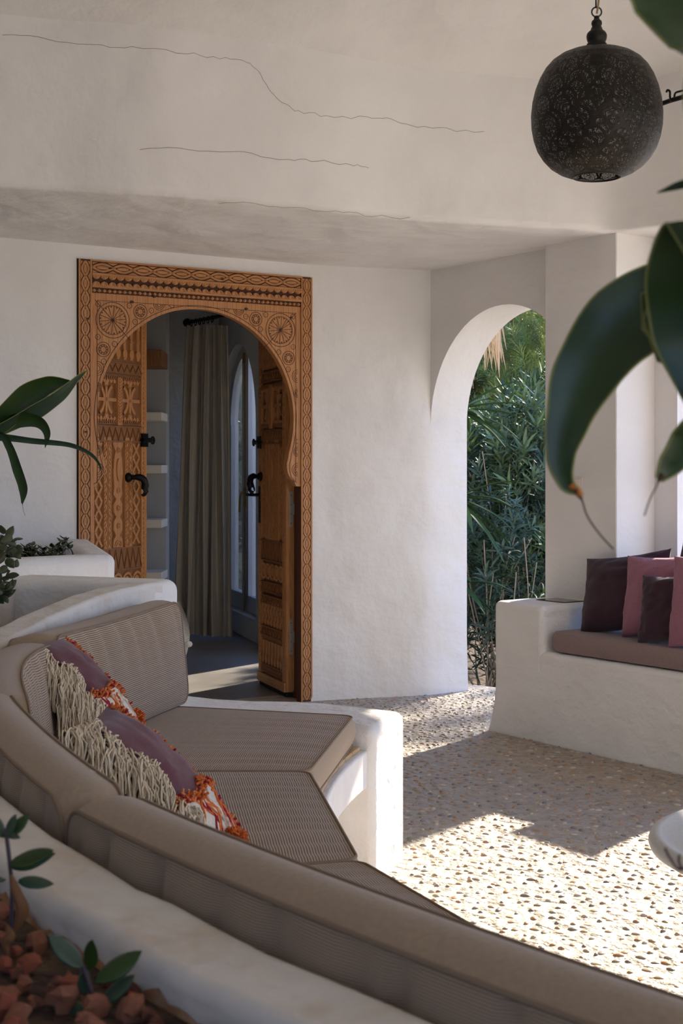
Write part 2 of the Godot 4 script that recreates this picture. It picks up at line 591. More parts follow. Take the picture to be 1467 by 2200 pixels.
func build_structure() -> void:
	# --- ground, porch floor and room floor
	var g := MB.new()
	g.bx(-40, 40, -0.5, -0.06, -7.0, 40)
	g.bx(-40, -8, -0.5, -0.06, -40, -7.0)
	g.bx(3.2, 40, -0.5, -0.06, -40, -7.0)
	struct("ground", g, M.terrace, "pale stone terrace around the porch")
	g = MB.new()
	g.bx(-8, 3.2, -1.0, -0.45, -40, -7.0)
	struct("garden_bed", g, M.earth, "dark garden soil below the arch")
	var f := MB.new()
	var ring := PackedVector2Array()
	for p in [[-4.6, -2.0], [4.2, -2.0], [4.4, 2.4], [3.3, 4.4], [2.0, 6.3], [1.50, 7.1], [0.92, 8.03], [0.62, 8.25], [-0.1, 7.95], [-1.4, 7.15], [-3.6, 5.9], [-4.6, 4.2]]:
		ring.append(Vector2(p[0], p[1]))
	f.prism(ring, 0.0, 0.3, Transform3D(Basis(Vector3.RIGHT, -PI / 2), Vector3(0, -0.3, 0)))
	var floor_o := struct("floor", f, M.mortar, "sand coloured mortar floor set with small river pebbles")
	build_pebbles(floor_o)
	g = MB.new()
	var rp := PackedVector2Array([Vector2(-5, 5.2), Vector2(-3.3, 5.95), Vector2(-1.42, 7.1), Vector2(-0.1, 7.93), Vector2(0.3, 8.2), Vector2(-0.3, 9.2), Vector2(-0.85, 11.1), Vector2(-5, 11.5)])
	g.prism(rp, 0.0, 0.3, Transform3D(Basis(Vector3.RIGHT, -PI / 2), Vector3(0, -0.298, 0)))
	struct("floor_interior", g, M.concrete, "polished grey concrete floor inside the room")
	# --- door wall, in the frame of the door
	var T := frame_t(DOOR_L, DOOR_A)
	var w := MB.new()
	for b in [[-2.6, -0.005, 0.0, 2.6], [-0.005, 1.322, 2.262, 2.6]]:
		var c := MB.new()
		w.box(T * Transform3D(Basis(), Vector3((b[0] + b[1]) / 2, (b[2] + b[3]) / 2, -0.13)), Vector3(b[1] - b[0], b[3] - b[2], 0.26))
	struct("wall_door", w, M.plaster, "white plaster wall around the carved door")
	# the stretch between the door and the arch, bending softly
	w = MB.new()
	var plan := [Vector3(-0.168, 0, -7.60), Vector3(-0.06, 0, -7.645), Vector3(0.10, 0, -7.695), Vector3(0.30, 0, -7.752), Vector3(0.42, 0, -7.790), Vector3(0.492, 0, -7.821), Vector3(0.60, 0, -7.893), Vector3(0.702, 0, -7.963)]
	var line := curve(plan, 5)
	var p := PackedVector3Array()
	var hs := [0.0, 0.06, 0.3, 1.0, 2.6]
	for h in hs:
		for q in line:
			var flare := 0.02 * maxf(0.0, 1.0 - float(h) / 0.25)
			p.append(q + Vector3(flare * 0.3, h, flare))
	w.grid(p, line.size(), hs.size())
	var back := PackedVector3Array()
	for h in [0.0, 2.6]:
		back.append(Vector3(-0.03, h, -7.84)); back.append(Vector3(0.69, h, -8.10))
	w.quad(back[1], back[0], back[2], back[3])
	w.quad(Vector3(-0.03, 0, -7.84), Vector3(-0.168, 0, -7.6), Vector3(-0.168, 2.6, -7.6), Vector3(-0.03, 2.6, -7.84))
	w.quad(Vector3(0.702, 0, -7.963), Vector3(0.69, 0, -8.10), Vector3(0.69, 2.6, -8.10), Vector3(0.702, 2.6, -7.963))
	struct("wall_back", w, M.plaster, "bright white wall between the carved door and the garden arch")
	# --- arch wall
	var poly := PackedVector2Array()
	for i in 37:
		var a := PI - PI * i / 36.0
		poly.append(Vector2(0.6 + 0.6 * cos(a), 1.47 + 0.615 * sin(a)))
	poly.append_array(PackedVector2Array([Vector2(1.2, 0), Vector2(1.38, 0), Vector2(1.38, 2.6), Vector2(0.0, 2.6)]))
	w = MB.new()
	w.prism(poly, -0.255, 0.0, frame_t(ARCH_O, ARCH_A))
	struct("wall_arch", w, M.plaster, "white wall with a round arch opening to the garden")
	# --- pier and window wall, in the frame of the bench (x along the bench, -z into the wall)
	var B := frame_t(BENCH_O, BENCH_A)
	w = MB.new()
	w.rbox(Vector3(-0.015, -0.1, -1.0), Vector3(0.46, 2.5, -0.345), 0.008, Vector3i(1, 1, 1), func(q): return B * q)
	struct("wall_pier", w, M.plaster, "white plaster pier beside the garden arch")
	w = MB.new()
	for b in [[0.40, 0.60, -0.1, 2.6], [0.60, 3.05, -0.1, 0.56], [0.60, 3.05, 2.22, 2.6], [3.05, 3.55, -0.1, 2.6], [3.55, 5.6, -0.1, 0.56], [3.55, 5.6, 2.22, 2.6], [5.6, 6.2, -0.1, 2.6]]:
		w.box(B * Transform3D(Basis(), Vector3((b[0] + b[1]) / 2, (b[2] + b[3]) / 2, -0.725)), Vector3(b[1] - b[0], b[3] - b[2], 0.25))
	struct("wall_right", w, M.plaster, "white wall with wide window openings behind the right bench")
	w = MB.new()
	w.bx(-4.5, -4.25, -0.1, 2.6, -5.9, 1.6)
	w.bx(-4.5, -0.6, -0.1, 2.6, 1.35, 1.6)
	w.bx(1.2, 4.4, -0.1, 2.6, 1.35, 1.6)
	struct("wall_front_added", w, M.plaster, "unseen white wall added behind the viewer to cut light, with a wide opening")  # added out of view to hold back light from behind the camera
	build_ceiling()
	# --- the room behind the door
	w = MB.new()
	w.box(Transform3D(Basis(), W(-2.97, 1.4, 11.35)), Vector3(4.0, 2.8, 0.25))
	w.box(Transform3D(Basis(), W(-4.9, 1.4, 8.4)), Vector3(0.25, 2.8, 6.2))
	w.box(Transform3D(Basis(), W(-4.2, 1.4, 5.55)), Vector3(1.6, 2.8, 0.25))
	struct("wall_interior", w, M.plaster_smooth, "grey shadowed wall inside the room")
	w = MB.new()
	var cp := PackedVector2Array([Vector2(-5, 5.2), Vector2(-3.3, 5.95), Vector2(-1.42, 7.05), Vector2(-0.1, 7.88), Vector2(0.45, 8.1), Vector2(-0.2, 9.4), Vector2(-0.6, 11.2), Vector2(-5, 11.6)])
	w.prism(cp, 0.0, 0.2, Transform3D(Basis(Vector3.RIGHT, -PI / 2), Vector3(0, 2.6, 0)))
	struct("ceiling_interior", w, M.plaster_smooth, "plain ceiling inside the room")
	build_window()

# window wall of the room: local x runs from the far corner towards the porch, z faces the room
func build_window() -> void:
	var o := Vector2(-0.85, 10.9)
	var e := Vector2(0.287, -0.958)
	var T := Transform3D(Basis(Vector3.UP, atan2(e.y, e.x)), W(o.x, 0, o.y))      # x axis along e in plan
	var cx := 0.24
	var hw := 0.60
	var poly := PackedVector2Array([Vector2(-0.7, -0.1), Vector2(-0.7, 2.75), Vector2(3.1, 2.75), Vector2(3.1, -0.1), Vector2(cx + hw, -0.1), Vector2(cx + hw, 1.57)])
	for i in range(1, 24):
		var a := PI * i / 24.0
		poly.append(Vector2(cx + hw * cos(a), 1.57 + hw * sin(a)))
	poly.append_array(PackedVector2Array([Vector2(cx - hw, 1.57), Vector2(cx - hw, -0.1)]))
	for i in poly.size():
		if poly[i].x > 3.0: poly[i].x = 1.62
	var w := MB.new()
	w.prism(poly, -0.125, 0.0, T)
	w.box(T * Transform3D(Basis(), Vector3(2.7, 1.3, -0.0625)), Vector3(0.8, 2.9, 0.125))      # second opening, nearer the porch
	w.box(T * Transform3D(Basis(), Vector3(1.96, 2.3, -0.0625)), Vector3(0.7, 0.9, 0.125))
	w.box(T * Transform3D(Basis(), Vector3(cx, 0.03, -0.0625)), Vector3(2 * hw, 0.26, 0.125))
	struct("wall_window", w, M.plaster_smooth, "white inner wall with an arched window")
	var win := Node3D.new()
	win.name = "window_1"
	add_child(win)
	win.transform = T
	tag(win, "white arched double casement window inside the room", "", "", "structure")
	for s in [-1.0, 1.0]:
		var m := MB.new()
		var fw := 0.10
		# stiles, bottom rail, arched top
		m.bx(cx + minf(s * 0.004, s * (0.004 + fw)), cx + maxf(s * 0.004, s * (0.004 + fw)), 0.17, 2.15, -0.12, -0.06)
		m.bx(cx + minf(s * (hw - fw), s * hw), cx + maxf(s * (hw - fw), s * hw), 0.17, 1.58, -0.12, -0.06)
		m.bx(cx + minf(s * 0.004, s * hw), cx + maxf(s * 0.004, s * hw), 0.17, 0.29, -0.12, -0.06)
		var q := PackedVector2Array()
		for i in 13:
			var a := PI / 2 * i / 12.0
			q.append(Vector2(cx + s * hw * cos(a), 1.57 + hw * sin(a)))
		for i in 13:
			var a := PI / 2 * (12 - i) / 12.0
			q.append(Vector2(cx + s * (hw - 0.085) * cos(a), 1.57 + (hw - 0.085) * sin(a)))
		m.prism(q, -0.12, -0.06)
		var c := part("casement", m, M.paint, win)
		m = MB.new()
		var gp := PackedVector2Array([Vector2(cx + s * 0.06, 0.26), Vector2(cx + s * (hw - 0.05), 0.26)])
		for i in 13:
			var a := PI / 2 * i / 12.0
			gp.append(Vector2(cx + s * maxf(0.06, (hw - 0.05) * cos(a)), 1.57 + (hw - 0.05) * sin(a)))
		m.prism(gp, -0.093, -0.089)
		part("pane", m, M.glass, c)
	var b := MB.new()
	b.tube(PackedVector3Array([Vector3(cx, 0.16, -0.054), Vector3(cx, 2.1, -0.056)]), [0.004], 8)
	b.bx(cx - 0.05, cx + 0.01, 2.03, 2.11, -0.06, -0.05)
	part("bolt_rod", b, M.brass, win)
	b = MB.new()
	b.bx(cx - 0.028, cx + 0.028, 0.95, 1.09, -0.06, -0.048)
	b.tube(curve([Vector3(cx, 1.06, -0.05), Vector3(cx, 1.055, -0.03), Vector3(cx - 0.01, 1.0, -0.022), Vector3(cx - 0.03, 0.91, -0.022)], 4), [0.012, 0.012, 0.010, 0.008], 8)
	part("handle", b, M.brass, win)

func build_ceiling() -> void:
	var inner := [[-1.32, 5.50], [-0.747, 5.66], [-0.143, 5.96], [0.28, 6.22], [0.98, 6.45], [1.30, 6.50], [1.75, 5.95], [2.4, 5.0], [3.0, 3.6], [3.1, 2.0], [2.4, 0.3], [1.0, -0.7], [-0.8, -0.9], [-2.4, -0.2], [-3.4, 1.4], [-3.3, 3.6], [-2.4, 5.0]]
	var outer := [[-2.3, 6.9], [-1.2, 7.6], [-0.3, 8.1], [0.4, 8.3], [1.1, 8.1], [1.75, 7.1], [2.2, 6.35], [2.85, 5.4], [3.6, 4.3], [4.4, 2.4], [3.6, -0.6], [1.4, -2.0], [-1.0, -2.2], [-3.4, -1.0], [-4.6, 1.2], [-4.5, 4.2], [-3.6, 6.2]]
	var a := []
	var b := []
	for q in inner: a.append(Vector2(q[0], q[1]))
	for q in outer: b.append(Vector2(q[0], q[1]))
	var ra := loop(a, 8)
	var rb := loop(b, 8)
	ra.append(ra[0])
	rb.append(rb[0])
	var m := ra.size()
	var c := Vector2(0.2, 2.6)
	# soffit, from the outer edge in, then round the crease and up the drum
	var rows := []
	rows.append([rb, 1.0, 2.75])
	rows.append([rb, 1.0, SOFFIT])
	var s := MB.new()
	var p := PackedVector3Array()
	for i in m:
		p.append(W(c.x, 2.95, c.y))
	for h in [2.75, SOFFIT]:
		for i in m: p.append(W(rb[i].x, h, rb[i].y))
	s.grid(p.slice(m), m, 2)
	p = PackedVector3Array()
	for t in [0.0, 0.5, 0.9, 0.985]:
		for i in m:
			var q := rb[i].lerp(ra[i], t)
			p.append(W(q.x, SOFFIT, q.y))
	for st in [[1.0, 0.012], [1.0, 0.035]]:
		for i in m:
			var q := ra[i]
			p.append(W(q.x, SOFFIT + st[1], q.y))
	s.grid(p, m, 6)
	struct("ceiling_soffit", s, M.plaster, "white soffit ring below the drum")
	s = MB.new()
	for prof in [[[1.0, 0.035], [0.998, 0.2], [0.994, 0.4], [0.988, 0.66]], [[0.988, 0.66], [0.96, 0.685], [0.9, 0.73], [0.8, 0.80], [0.6, 0.93], [0.35, 1.04], [0.0, 1.08]]]:
		p = PackedVector3Array()
		for k in prof.size():
			for i in m:
				var q := c.lerp(ra[i], prof[k][0])
				p.append(W(q.x, SOFFIT + prof[k][1], q.y))
		s.grid(p, m, prof.size())
	var dome := struct("ceiling", s, M.plaster, "white plaster drum and shallow dome overhead with fine cracks")
	# roof skin above, so that the dome has thickness
	s = MB.new()
	p = PackedVector3Array()
	for k in [[1.0, 2.75], [0.8, 3.3], [0.5, 3.6], [0.0, 3.7]]:
		for i in m:
			var q := c.lerp(rb[i], k[0])
			p.append(W(q.x, k[1], q.y))
	s.grid(p, m, 4)
	part("roof", s, M.plaster, dome)
	# cracks: thin jagged seams in the plaster of the drum
	var lines := [
		[[0, 78], [100, 90], [200, 102], [280, 107], [400, 118], [470, 130], [530, 138], [555, 160], [575, 195], [605, 225], [640, 242], [700, 252], [790, 256], [830, 255], [880, 272], [960, 281], [1060, 290]],
		[[300, 320], [400, 322], [520, 328], [620, 346], [680, 345], [760, 356], [800, 366]],
		[[470, 435], [560, 440], [640, 447], [720, 455], [800, 463], [900, 470]]]
	for l in lines:
		var pts := []
		rng.seed = 11
		for i in l.size() - 1:
			for k in 5:
				var t := k / 5.0
				pts.append(Vector2(lerpf(l[i][0], l[i + 1][0], t), lerpf(l[i][1], l[i + 1][1], t) + rng.randf_range(-3.5, 3.5)))
		var mb := MB.new()
		var tp := PackedVector3Array()
		for q in pts:
			tp.append(on_drum(q, ra))
		mb.tube(tp, [0.0008], 4, false)
		part("crack", mb, M.crack, dome)

# the point of the drum wall (vertical surface over the crease) that lies in a given direction
func on_drum(q: Vector2, ra: PackedVector2Array) -> Vector3:
	var k := (q.x - 733.5) / F
	var best := Vector3.ZERO
	for i in ra.size() - 1:
		var a := ra[i]
		var b := ra[i + 1]
		if a.y < 4.0:
			continue
		var fa := a.x - k * a.y
		var fb := b.x - k * b.y
		if fa * fb <= 0.0 and absf(fa - fb) > 1e-6:
			var r := a.lerp(b, fa / (fa - fb))
			var h := EYE + (HZ - q.y) * r.y / F
			var e := h - SOFFIT
			var sc := lerpf(1.0, 0.994, clampf((e - 0.035) / 0.365, 0, 1)) - 0.0002
			if e > 0.4: sc = lerpf(0.994, 0.988, (e - 0.4) / 0.26) - 0.0002
			r = Vector2(0.2, 2.6).lerp(r, sc)
			return W(r.x, h, r.y)
	return best

func build_pebbles(parent: Node3D) -> void:
	rng.seed = 77
	var kinds := []
	for k in 4:
		var m := MB.new()
		var p := PackedVector3Array()
		var ra := []
		for i in 8: ra.append(rng.randf_range(0.8, 1.15))
		for j in 4:
			var t: float = [0.0, 0.55, 0.85, 1.0][j]
			for i in 9:
				var a := -TAU * i / 8.0
				p.append(Vector3(cos(a) * t * ra[i % 8], sqrt(maxf(0.0, 1.0 - t * t)) , sin(a) * t * ra[i % 8] * 0.68))
		m.grid(p, 9, 4, PackedVector2Array(), true)
		kinds.append(m.mesh())
	var spots := []
	var step := 0.050
	var B := frame_t(BENCH_O, BENCH_A).affine_inverse()
	for j in range(0, 130):
		for i in range(0, 70):
			var x := -0.45 + i * step + rng.randf_range(-0.019, 0.019) + (step / 2 if j % 2 else 0.0)
			var d := 2.6 + j * step * 0.93 + rng.randf_range(-0.019, 0.019)
			var s := rng.randf_range(0.6, 1.25)
			var turn := rng.randf() * TAU
			var tall := rng.randf_range(0.0035, 0.0075)
			var tint := rng.randi() % 6
			var kind := rng.randi() % 4
			var u := 733.5 + F * x / d
			var v := HZ + F * EYE / d
			if u < 690 or u > 1500 or v > 2230:
				continue
			var q := Vector2(x, d) - SOFA_C
			var ph := rad_to_deg(atan2(q.y, -q.x))
			if ph < 24.0 and (q.length() > 2.80 or ph > 16.0 and q.length() > 2.66):
				continue
			var l := B * W(x, 0, d)
			if l.x > -0.02 and l.z < 0.0:
				continue
			if x < 0.0 and d > 7.6 + x * 0.6 or x < 0.7 and d > 7.66 + 0.37 * x:
				continue
			if d > 7.66 + 0.37 * x and x > 0.7 and x + 0.62 * d > 5.75:
				continue
			spots.append([d, Transform3D(Basis(Vector3.UP, turn).scaled_local(Vector3(0.0128 * s, tall, 0.0128 * s)), W(x, -0.0005, d)), tint, kind])
	spots.sort_custom(func(a, b): return a[0] < b[0])
	# the pebbles that show at all: near the eye first
	for i in mini(290, spots.size()):
		var s: Array = spots[i]
		inst("pebble", kinds[s[3]], M.pebbles[s[2]], parent, s[1])
	var rest := spots.slice(mini(290, spots.size()))
	for k in 4:
		var mine := rest.filter(func(s): return s[3] == k)
		var mm := MultiMesh.new()
		mm.transform_format = MultiMesh.TRANSFORM_3D
		mm.use_colors = true
		mm.mesh = kinds[k]
		mm.instance_count = mine.size()
		for i in mine.size():
			mm.set_instance_transform(i, mine[i][1])
			var c: Color = M.pebbles[mine[i][2]].albedo_color.srgb_to_linear()
			mm.set_instance_color(i, c)
		var o := MultiMeshInstance3D.new()
		o.name = "pebbles"
		o.multimesh = mm
		o.material_override = M.pebble
		o.set_meta("kind", "stuff")
		parent.add_child(o, true)

# ---------------------------------------------------------------- cushions
# a and b run from -1 to 1 over the face; rounded corners of radius rc (metres) on half sizes lu, lv
func round_uv(a: float, b: float, lu: float, lv: float, rc: float) -> Vector2:
	var x := a * lu
	var y := b * lv
	var dx := absf(x) - (lu - rc)
	var dy := absf(y) - (lv - rc)
	if dx > 0 and dy > 0:
		var q := Vector2(dx, dy)
		var f := maxf(dx, dy) / q.length()
		q *= f
		x = signf(x) * (lu - rc + q.x)
		y = signf(y) * (lv - rc + q.y)
	return Vector2(x, y)

# box cushion: two ribbed panels, a plain gusset round the edge and piping; place(x, y, w) puts it into the world
func box_cushion(node: Node3D, lu: float, lv: float, th: float, rc: float, puff: float, folds: Array, place: Callable, front_mat: Material, side_mat: Material, nu := 34, nv := 22, piped := true) -> void:
	var edge := th * 0.5 - 0.006
	for side in [1.0, -1.0]:
		var p := PackedVector3Array()
		var us := PackedVector2Array()
		for j in nv:
			for i in nu:
				var ta := lerpf(-1, 1, float(i) / (nu - 1))
				var tb := lerpf(-1, 1, float(j) / (nv - 1))
				var a := signf(ta) * (1.0 - pow(1.0 - absf(ta), 1.35))
				var b := signf(tb) * (1.0 - pow(1.0 - absf(tb), 1.35))
				var q := round_uv(a, b, lu, lv, rc)
				var ga := 1.0 - pow(absf(a), 5.0)
				var gb := 1.0 - pow(absf(b), 5.0)
				var w := edge + puff * ga * gb
				for f in folds:                 # [where along a, depth, width, from which b edge (+1, -1, 0 = both)]
					var k := exp(-pow((a - f[0] - 0.06 * b * f[3]) / f[2], 2.0))
					var near := 1.0 - absf(b - f[3]) * 0.5 if f[3] != 0 else absf(b)
					w -= f[1] * k * near * near * (1.0 - pow(absf(b), 12.0)) * (1.0 - pow(absf(a), 8.0))
				p.append(place.call(Vector3(q.x * side, q.y, w * side)))
				us.append(Vector2(q.x, q.y))
		var m := MB.new()
		m.grid(p, nu, nv, us)
		part("panel", m, front_mat, node, true)
	# the rim, walked round once
	var rim := []
	for i in nu: rim.append(Vector2(lerpf(-1, 1, float(i) / (nu - 1)), -1))
	for j in range(1, nv): rim.append(Vector2(1, lerpf(-1, 1, float(j) / (nv - 1))))
	for i in range(1, nu): rim.append(Vector2(lerpf(1, -1, float(i) / (nu - 1)), 1))
	for j in range(1, nv): rim.append(Vector2(-1, lerpf(1, -1, float(j) / (nv - 1))))
	var loop2 := []
	for r in rim:
		var a := signf(r.x) * (1.0 - pow(1.0 - absf(r.x), 1.35))
		var b := signf(r.y) * (1.0 - pow(1.0 - absf(r.y), 1.35))
		loop2.append(round_uv(a, b, lu, lv, rc))
	var g := PackedVector3Array()
	var cols: int = loop2.size()
	for k in 7:
		var t := lerpf(-1, 1, k / 6.0)
		for q in loop2:
			var out: Vector2 = Vector2(q.x / lu, q.y / lv)
			out = Vector2(signf(out.x) * pow(absf(out.x), 6.0), signf(out.y) * pow(absf(out.y), 6.0))
			var bulge := 0.012 * (1.0 - t * t)
			g.append(place.call(Vector3(q.x + out.x * bulge, q.y + out.y * bulge, edge * t)))
	var m2 := MB.new()
	m2.grid(g, cols, 7, PackedVector2Array(), true)
	part("gusset", m2, side_mat, node, true)
	if piped:
		for side in [1.0, -1.0]:
			var t := PackedVector3Array()
			for q in loop2: t.append(place.call(Vector3(q.x * 1.003, q.y * 1.003, edge * side)))
			var m3 := MB.new()
			m3.tube(t, [0.0032], 5, false)
			part("piping", m3, M.piping, node, true)

# soft pillow of two panels that meet in a seam
func soft_pillow(node: Node3D, lu: float, lv: float, th: float, sd: int, m: Material, T: Transform3D, sag := 0.0) -> void:
	var nz := FastNoiseLite.new()
	nz.seed = sd
	nz.frequency = 3.2
	nz.fractal_octaves = 3
	var nu := 26
	var nv := 26
	var seam := PackedVector3Array()
	for side in [1.0, -1.0]:
		var p := PackedVector3Array()
		var us := PackedVector2Array()
		for j in nv:
			for i in nu:
				var a := sin(lerpf(-1, 1, float(i) / (nu - 1)) * PI / 2)
				var b := sin(lerpf(-1, 1, float(j) / (nv - 1)) * PI / 2)
				var x := a * lu * (1.0 - 0.085 * (1.0 - b * b) * a * a)
				var y := b * lv * (1.0 - 0.09 * (1.0 - a * a) * b * b)
				var e := pow((1.0 - pow(absf(a), 2.6)) * (1.0 - pow(absf(b), 2.6)), 0.5)
				var w := e * th * 0.5 * (1.0 - 0.25 * b) + e * 0.024 * nz.get_noise_3d(a * 1.2, b * 1.6, side * 3.0)
				w += e * 0.010 * sin((b * 5.0 + a * 1.7) + sd) * smoothstep(0.2, -1.0, b)
				y -= sag * (1.0 - b) * 0.2 * a * a * lv
				p.append(T * Vector3(x * side, y, w * side))
				us.append(Vector2(x, y))
				if side > 0 and false: seam.append(p[-1])
		var mb := MB.new()
		mb.grid(p, nu, nv, us)
		part("face" if side > 0 else "back", mb, m, node, true)

func swell(phi: float) -> float:           # the back stands a little further out in the middle of the curve
	return 0.05 * exp(-pow((phi + 3.0) / 11.0, 2.0))

func build_sofa() -> void:
	# --- masonry seat
	var base := arc(0, 3.0, 0)
	var o := thing("curved_bench", base, "long curved white plaster bench on the left under striped cushions", "bench")
	var m := MB.new()
	var bend := func(q: Vector3): return arc(q.x, q.z, q.y)
	m.rbox(Vector3(-66, -0.05, 2.79), Vector3(17.5, 0.395, 3.47), 0.01, Vector3i(40, 1, 1), bend)
	part("seat_base", m, M.plaster_smooth, o, true)
	m = MB.new()
	m.rbox(Vector3(-66, 0.285, 2.700), Vector3(17.3, 0.398, 2.86), 0.008, Vector3i(60, 1, 1), bend)
	part("fascia", m, M.plaster_smooth, o, true)
	m = MB.new()
	var k := 3.0 * PI / 180.0
	m.rbox(Vector3(16.9 * k, -0.05, 2.675), Vector3(23.3 * k, 0.475, 3.5), 0.028, Vector3i(3, 2, 6), func(q: Vector3): return arc(q.x / k, q.z, q.y + 0.006 * sin(q.z * 9.0)))
	part("arm", m, M.plaster_smooth, o, true)
	for i in 18:
		m = MB.new()
		var p0 := 16.6 - i * 1.9
		m.rbox(Vector3(p0 - 1.72, 0.399, 2.718), Vector3(p0, 0.412, 3.36), 0.003, Vector3i(1, 1, 1), bend)
		part("slat", m, M.slat, o, true)
	# --- planter trough behind the seat
	o = thing("planter_trough", arc(0, 3.7, 0), "long curved white plaster planter trough behind the curved sofa", "planter")
	var top := func(phi: float): return 0.80 + 0.07 * smoothstep(-2.0, 18.0, phi)
	var nz := FastNoiseLite.new()
	nz.frequency = 0.08
	var rise := func(q: Vector3): return arc(q.x, q.z + swell(q.x) + 0.006 * nz.get_noise_1d(q.x * 4.0), q.y * (float(top.call(q.x)) + 0.006 * nz.get_noise_1d(q.x * 3.0 + 50.0)))
	m = MB.new()
	m.rbox(Vector3(-80, -0.05, 3.47), Vector3(20.5, 1.0, 3.575), 0.020, Vector3i(70, 2, 1), rise)
	part("inner_wall", m, M.plaster_stained, o, true)
	m = MB.new()
	m.rbox(Vector3(-80, -0.05, 3.97), Vector3(20.5, 1.0, 4.08), 0.030, Vector3i(70, 2, 1), rise)
	part("outer_wall", m, M.plaster_stained, o, true)
	m = MB.new()
	m.rbox(Vector3(19.0 * k, -0.05, 3.47), Vector3(22.7 * k, 0.872, 4.08), 0.040, Vector3i(2, 2, 3), func(q: Vector3): return arc(q.x / k, q.z, q.y))
	part("end_wall", m, M.plaster_smooth, o, true)
	m = MB.new()
	m.rbox(Vector3(-78, 0.2, 3.56), Vector3(19.5, 0.762, 3.98), 0.01, Vector3i(60, 1, 6), func(q: Vector3): return arc(q.x, q.z + swell(q.x), q.y - 0.20 * smoothstep(-18.0, 2.0, q.x)))
	var soil := part("soil", m, M.earth, o, true)
	# rust stains where the gravel touches the wall
	var sp := PackedVector3Array()
	for j in 3:
		for i in 130:
			var ph := lerpf(-50.0, -18.0, i / 129.0)
			var hi := 0.770 + 0.008 * nz.get_noise_1d(ph * 60.0) + 0.010 * nz.get_noise_1d(ph * 300.0)
			sp.append(arc(ph, 3.5768 + swell(ph) + 0.006 * nz.get_noise_1d(ph * 4.0), lerpf(0.745, hi, j / 2.0)))
	m = MB.new()
	m.grid(sp, 130, 3)
	part("rust_stain", m, M.rust, o, true)
	# --- seat cushions
	var edges := [16.7, 0.15, -16.5, -33.3, -50.0]
	var seat_label := ["striped taupe seat cushion nearest the carved door, beside the white arm", "striped taupe seat cushion in the middle of the curve, under the lower tasselled pillow", "striped taupe seat cushion cut off by the foreground back cushions", "striped taupe seat cushion hidden lowest behind the foreground back cushion"]
	for i in 4:
		var c: float = (edges[i] + edges[i + 1]) / 2
		var lu: float = deg_to_rad(edges[i] - edges[i + 1]) * 3.0 / 2 - 0.005
		o = thing("seat_cushion", arc(c, 3.03, 0.414), seat_label[i], "cushion", "curved sofa seat cushions")
		var place := func(q: Vector3):
			var ph := c + rad_to_deg(q.x / 3.0)
			var k2 := cos(lu / 3.0) / cos(q.x / 3.0)          # straight front and back edges
			return arc(ph, (3.045 - q.y) * k2, 0.462 + q.z)
		var folds := []
		rng.seed = 100 + i
		for f in 11:
			folds.append([-0.85 + f * 0.17 + rng.randf_range(-0.05, 0.05), rng.randf_range(0.004, 0.010), rng.randf_range(0.03, 0.06), 1.0])
		box_cushion(o, lu, 0.305, 0.094, 0.035, 0.012, folds, place, M.cord, M.twill, 60, 22)
	# --- back cushions
	var cuts := [17.9, 0.9, -14.3, -29.3, -47.0]
	var back_label := ["striped taupe back cushion leaning against the white wall beside the doorway", "taupe back cushion at the left edge behind the upper tasselled pillow", "plump taupe back cushion at lower left with a frayed white seam", "long taupe back cushion running along the bottom foreground"]
	var tops := [0.815, 0.80, 0.822, 0.822]
	for i in 4:
		var c: float = (cuts[i] + cuts[i + 1]) / 2
		var lu: float = deg_to_rad(cuts[i] - cuts[i + 1]) * 3.35 / 2 - 0.006
		var hh: float = (tops[i] - 0.50) / 2
		o = thing("back_cushion", arc(c, 3.36, 0.51), back_label[i], "cushion", "curved sofa back cushions")
		var lean := 0.20 if i < 2 else 0.10
		var r0 := 3.375 if i < 2 else 3.40
		var place := func(q: Vector3):
			var ph := c - rad_to_deg(q.x / 3.35)
			var sag := -0.012 * cos(q.x / lu * PI / 2) if i == 0 else 0.008 * cos(q.x / lu * PI / 2)
			return arc(ph, r0 + swell(ph) - q.z * 1.0 + (q.y) * lean * 0.5, 0.505 + hh + q.y + q.z * lean * 0.5 + (sag * (q.y / hh) if q.y > 0 else 0.0))
		var folds := []
		rng.seed = 200 + i
		for f in 9:
			folds.append([-0.88 + f * 0.22 + rng.randf_range(-0.07, 0.07), rng.randf_range(0.006, 0.015) * (1.0 if i < 2 else 1.7), rng.randf_range(0.03, 0.06) * (1.0 if i < 2 else 0.6), 1.0])
		box_cushion(o, lu, hh, 0.135 if i < 2 else 0.098, 0.05, 0.02, folds, place, M.cord if i < 2 else M.cord_fine, M.twill, 60, 24)
		if i == 2:                            # frayed white label end in the seam
			var fm := MB.new()
			for f in 14:
				var a := arc(cuts[3] + 0.9 + 0.10 * f, 3.425 - 0.004 * f, 0.831)
				fm.tube(PackedVector3Array([a, a + Vector3(rng.randf_range(-0.004, 0.004), 0.006, rng.randf_range(-0.004, 0.006)), a + Vector3(rng.randf_range(-0.012, 0.012), 0.003, rng.randf_range(-0.01, 0.01))]), [0.0007], 4)
			part("frayed_thread", fm, M.cotton, o, true)
	build_kilim()

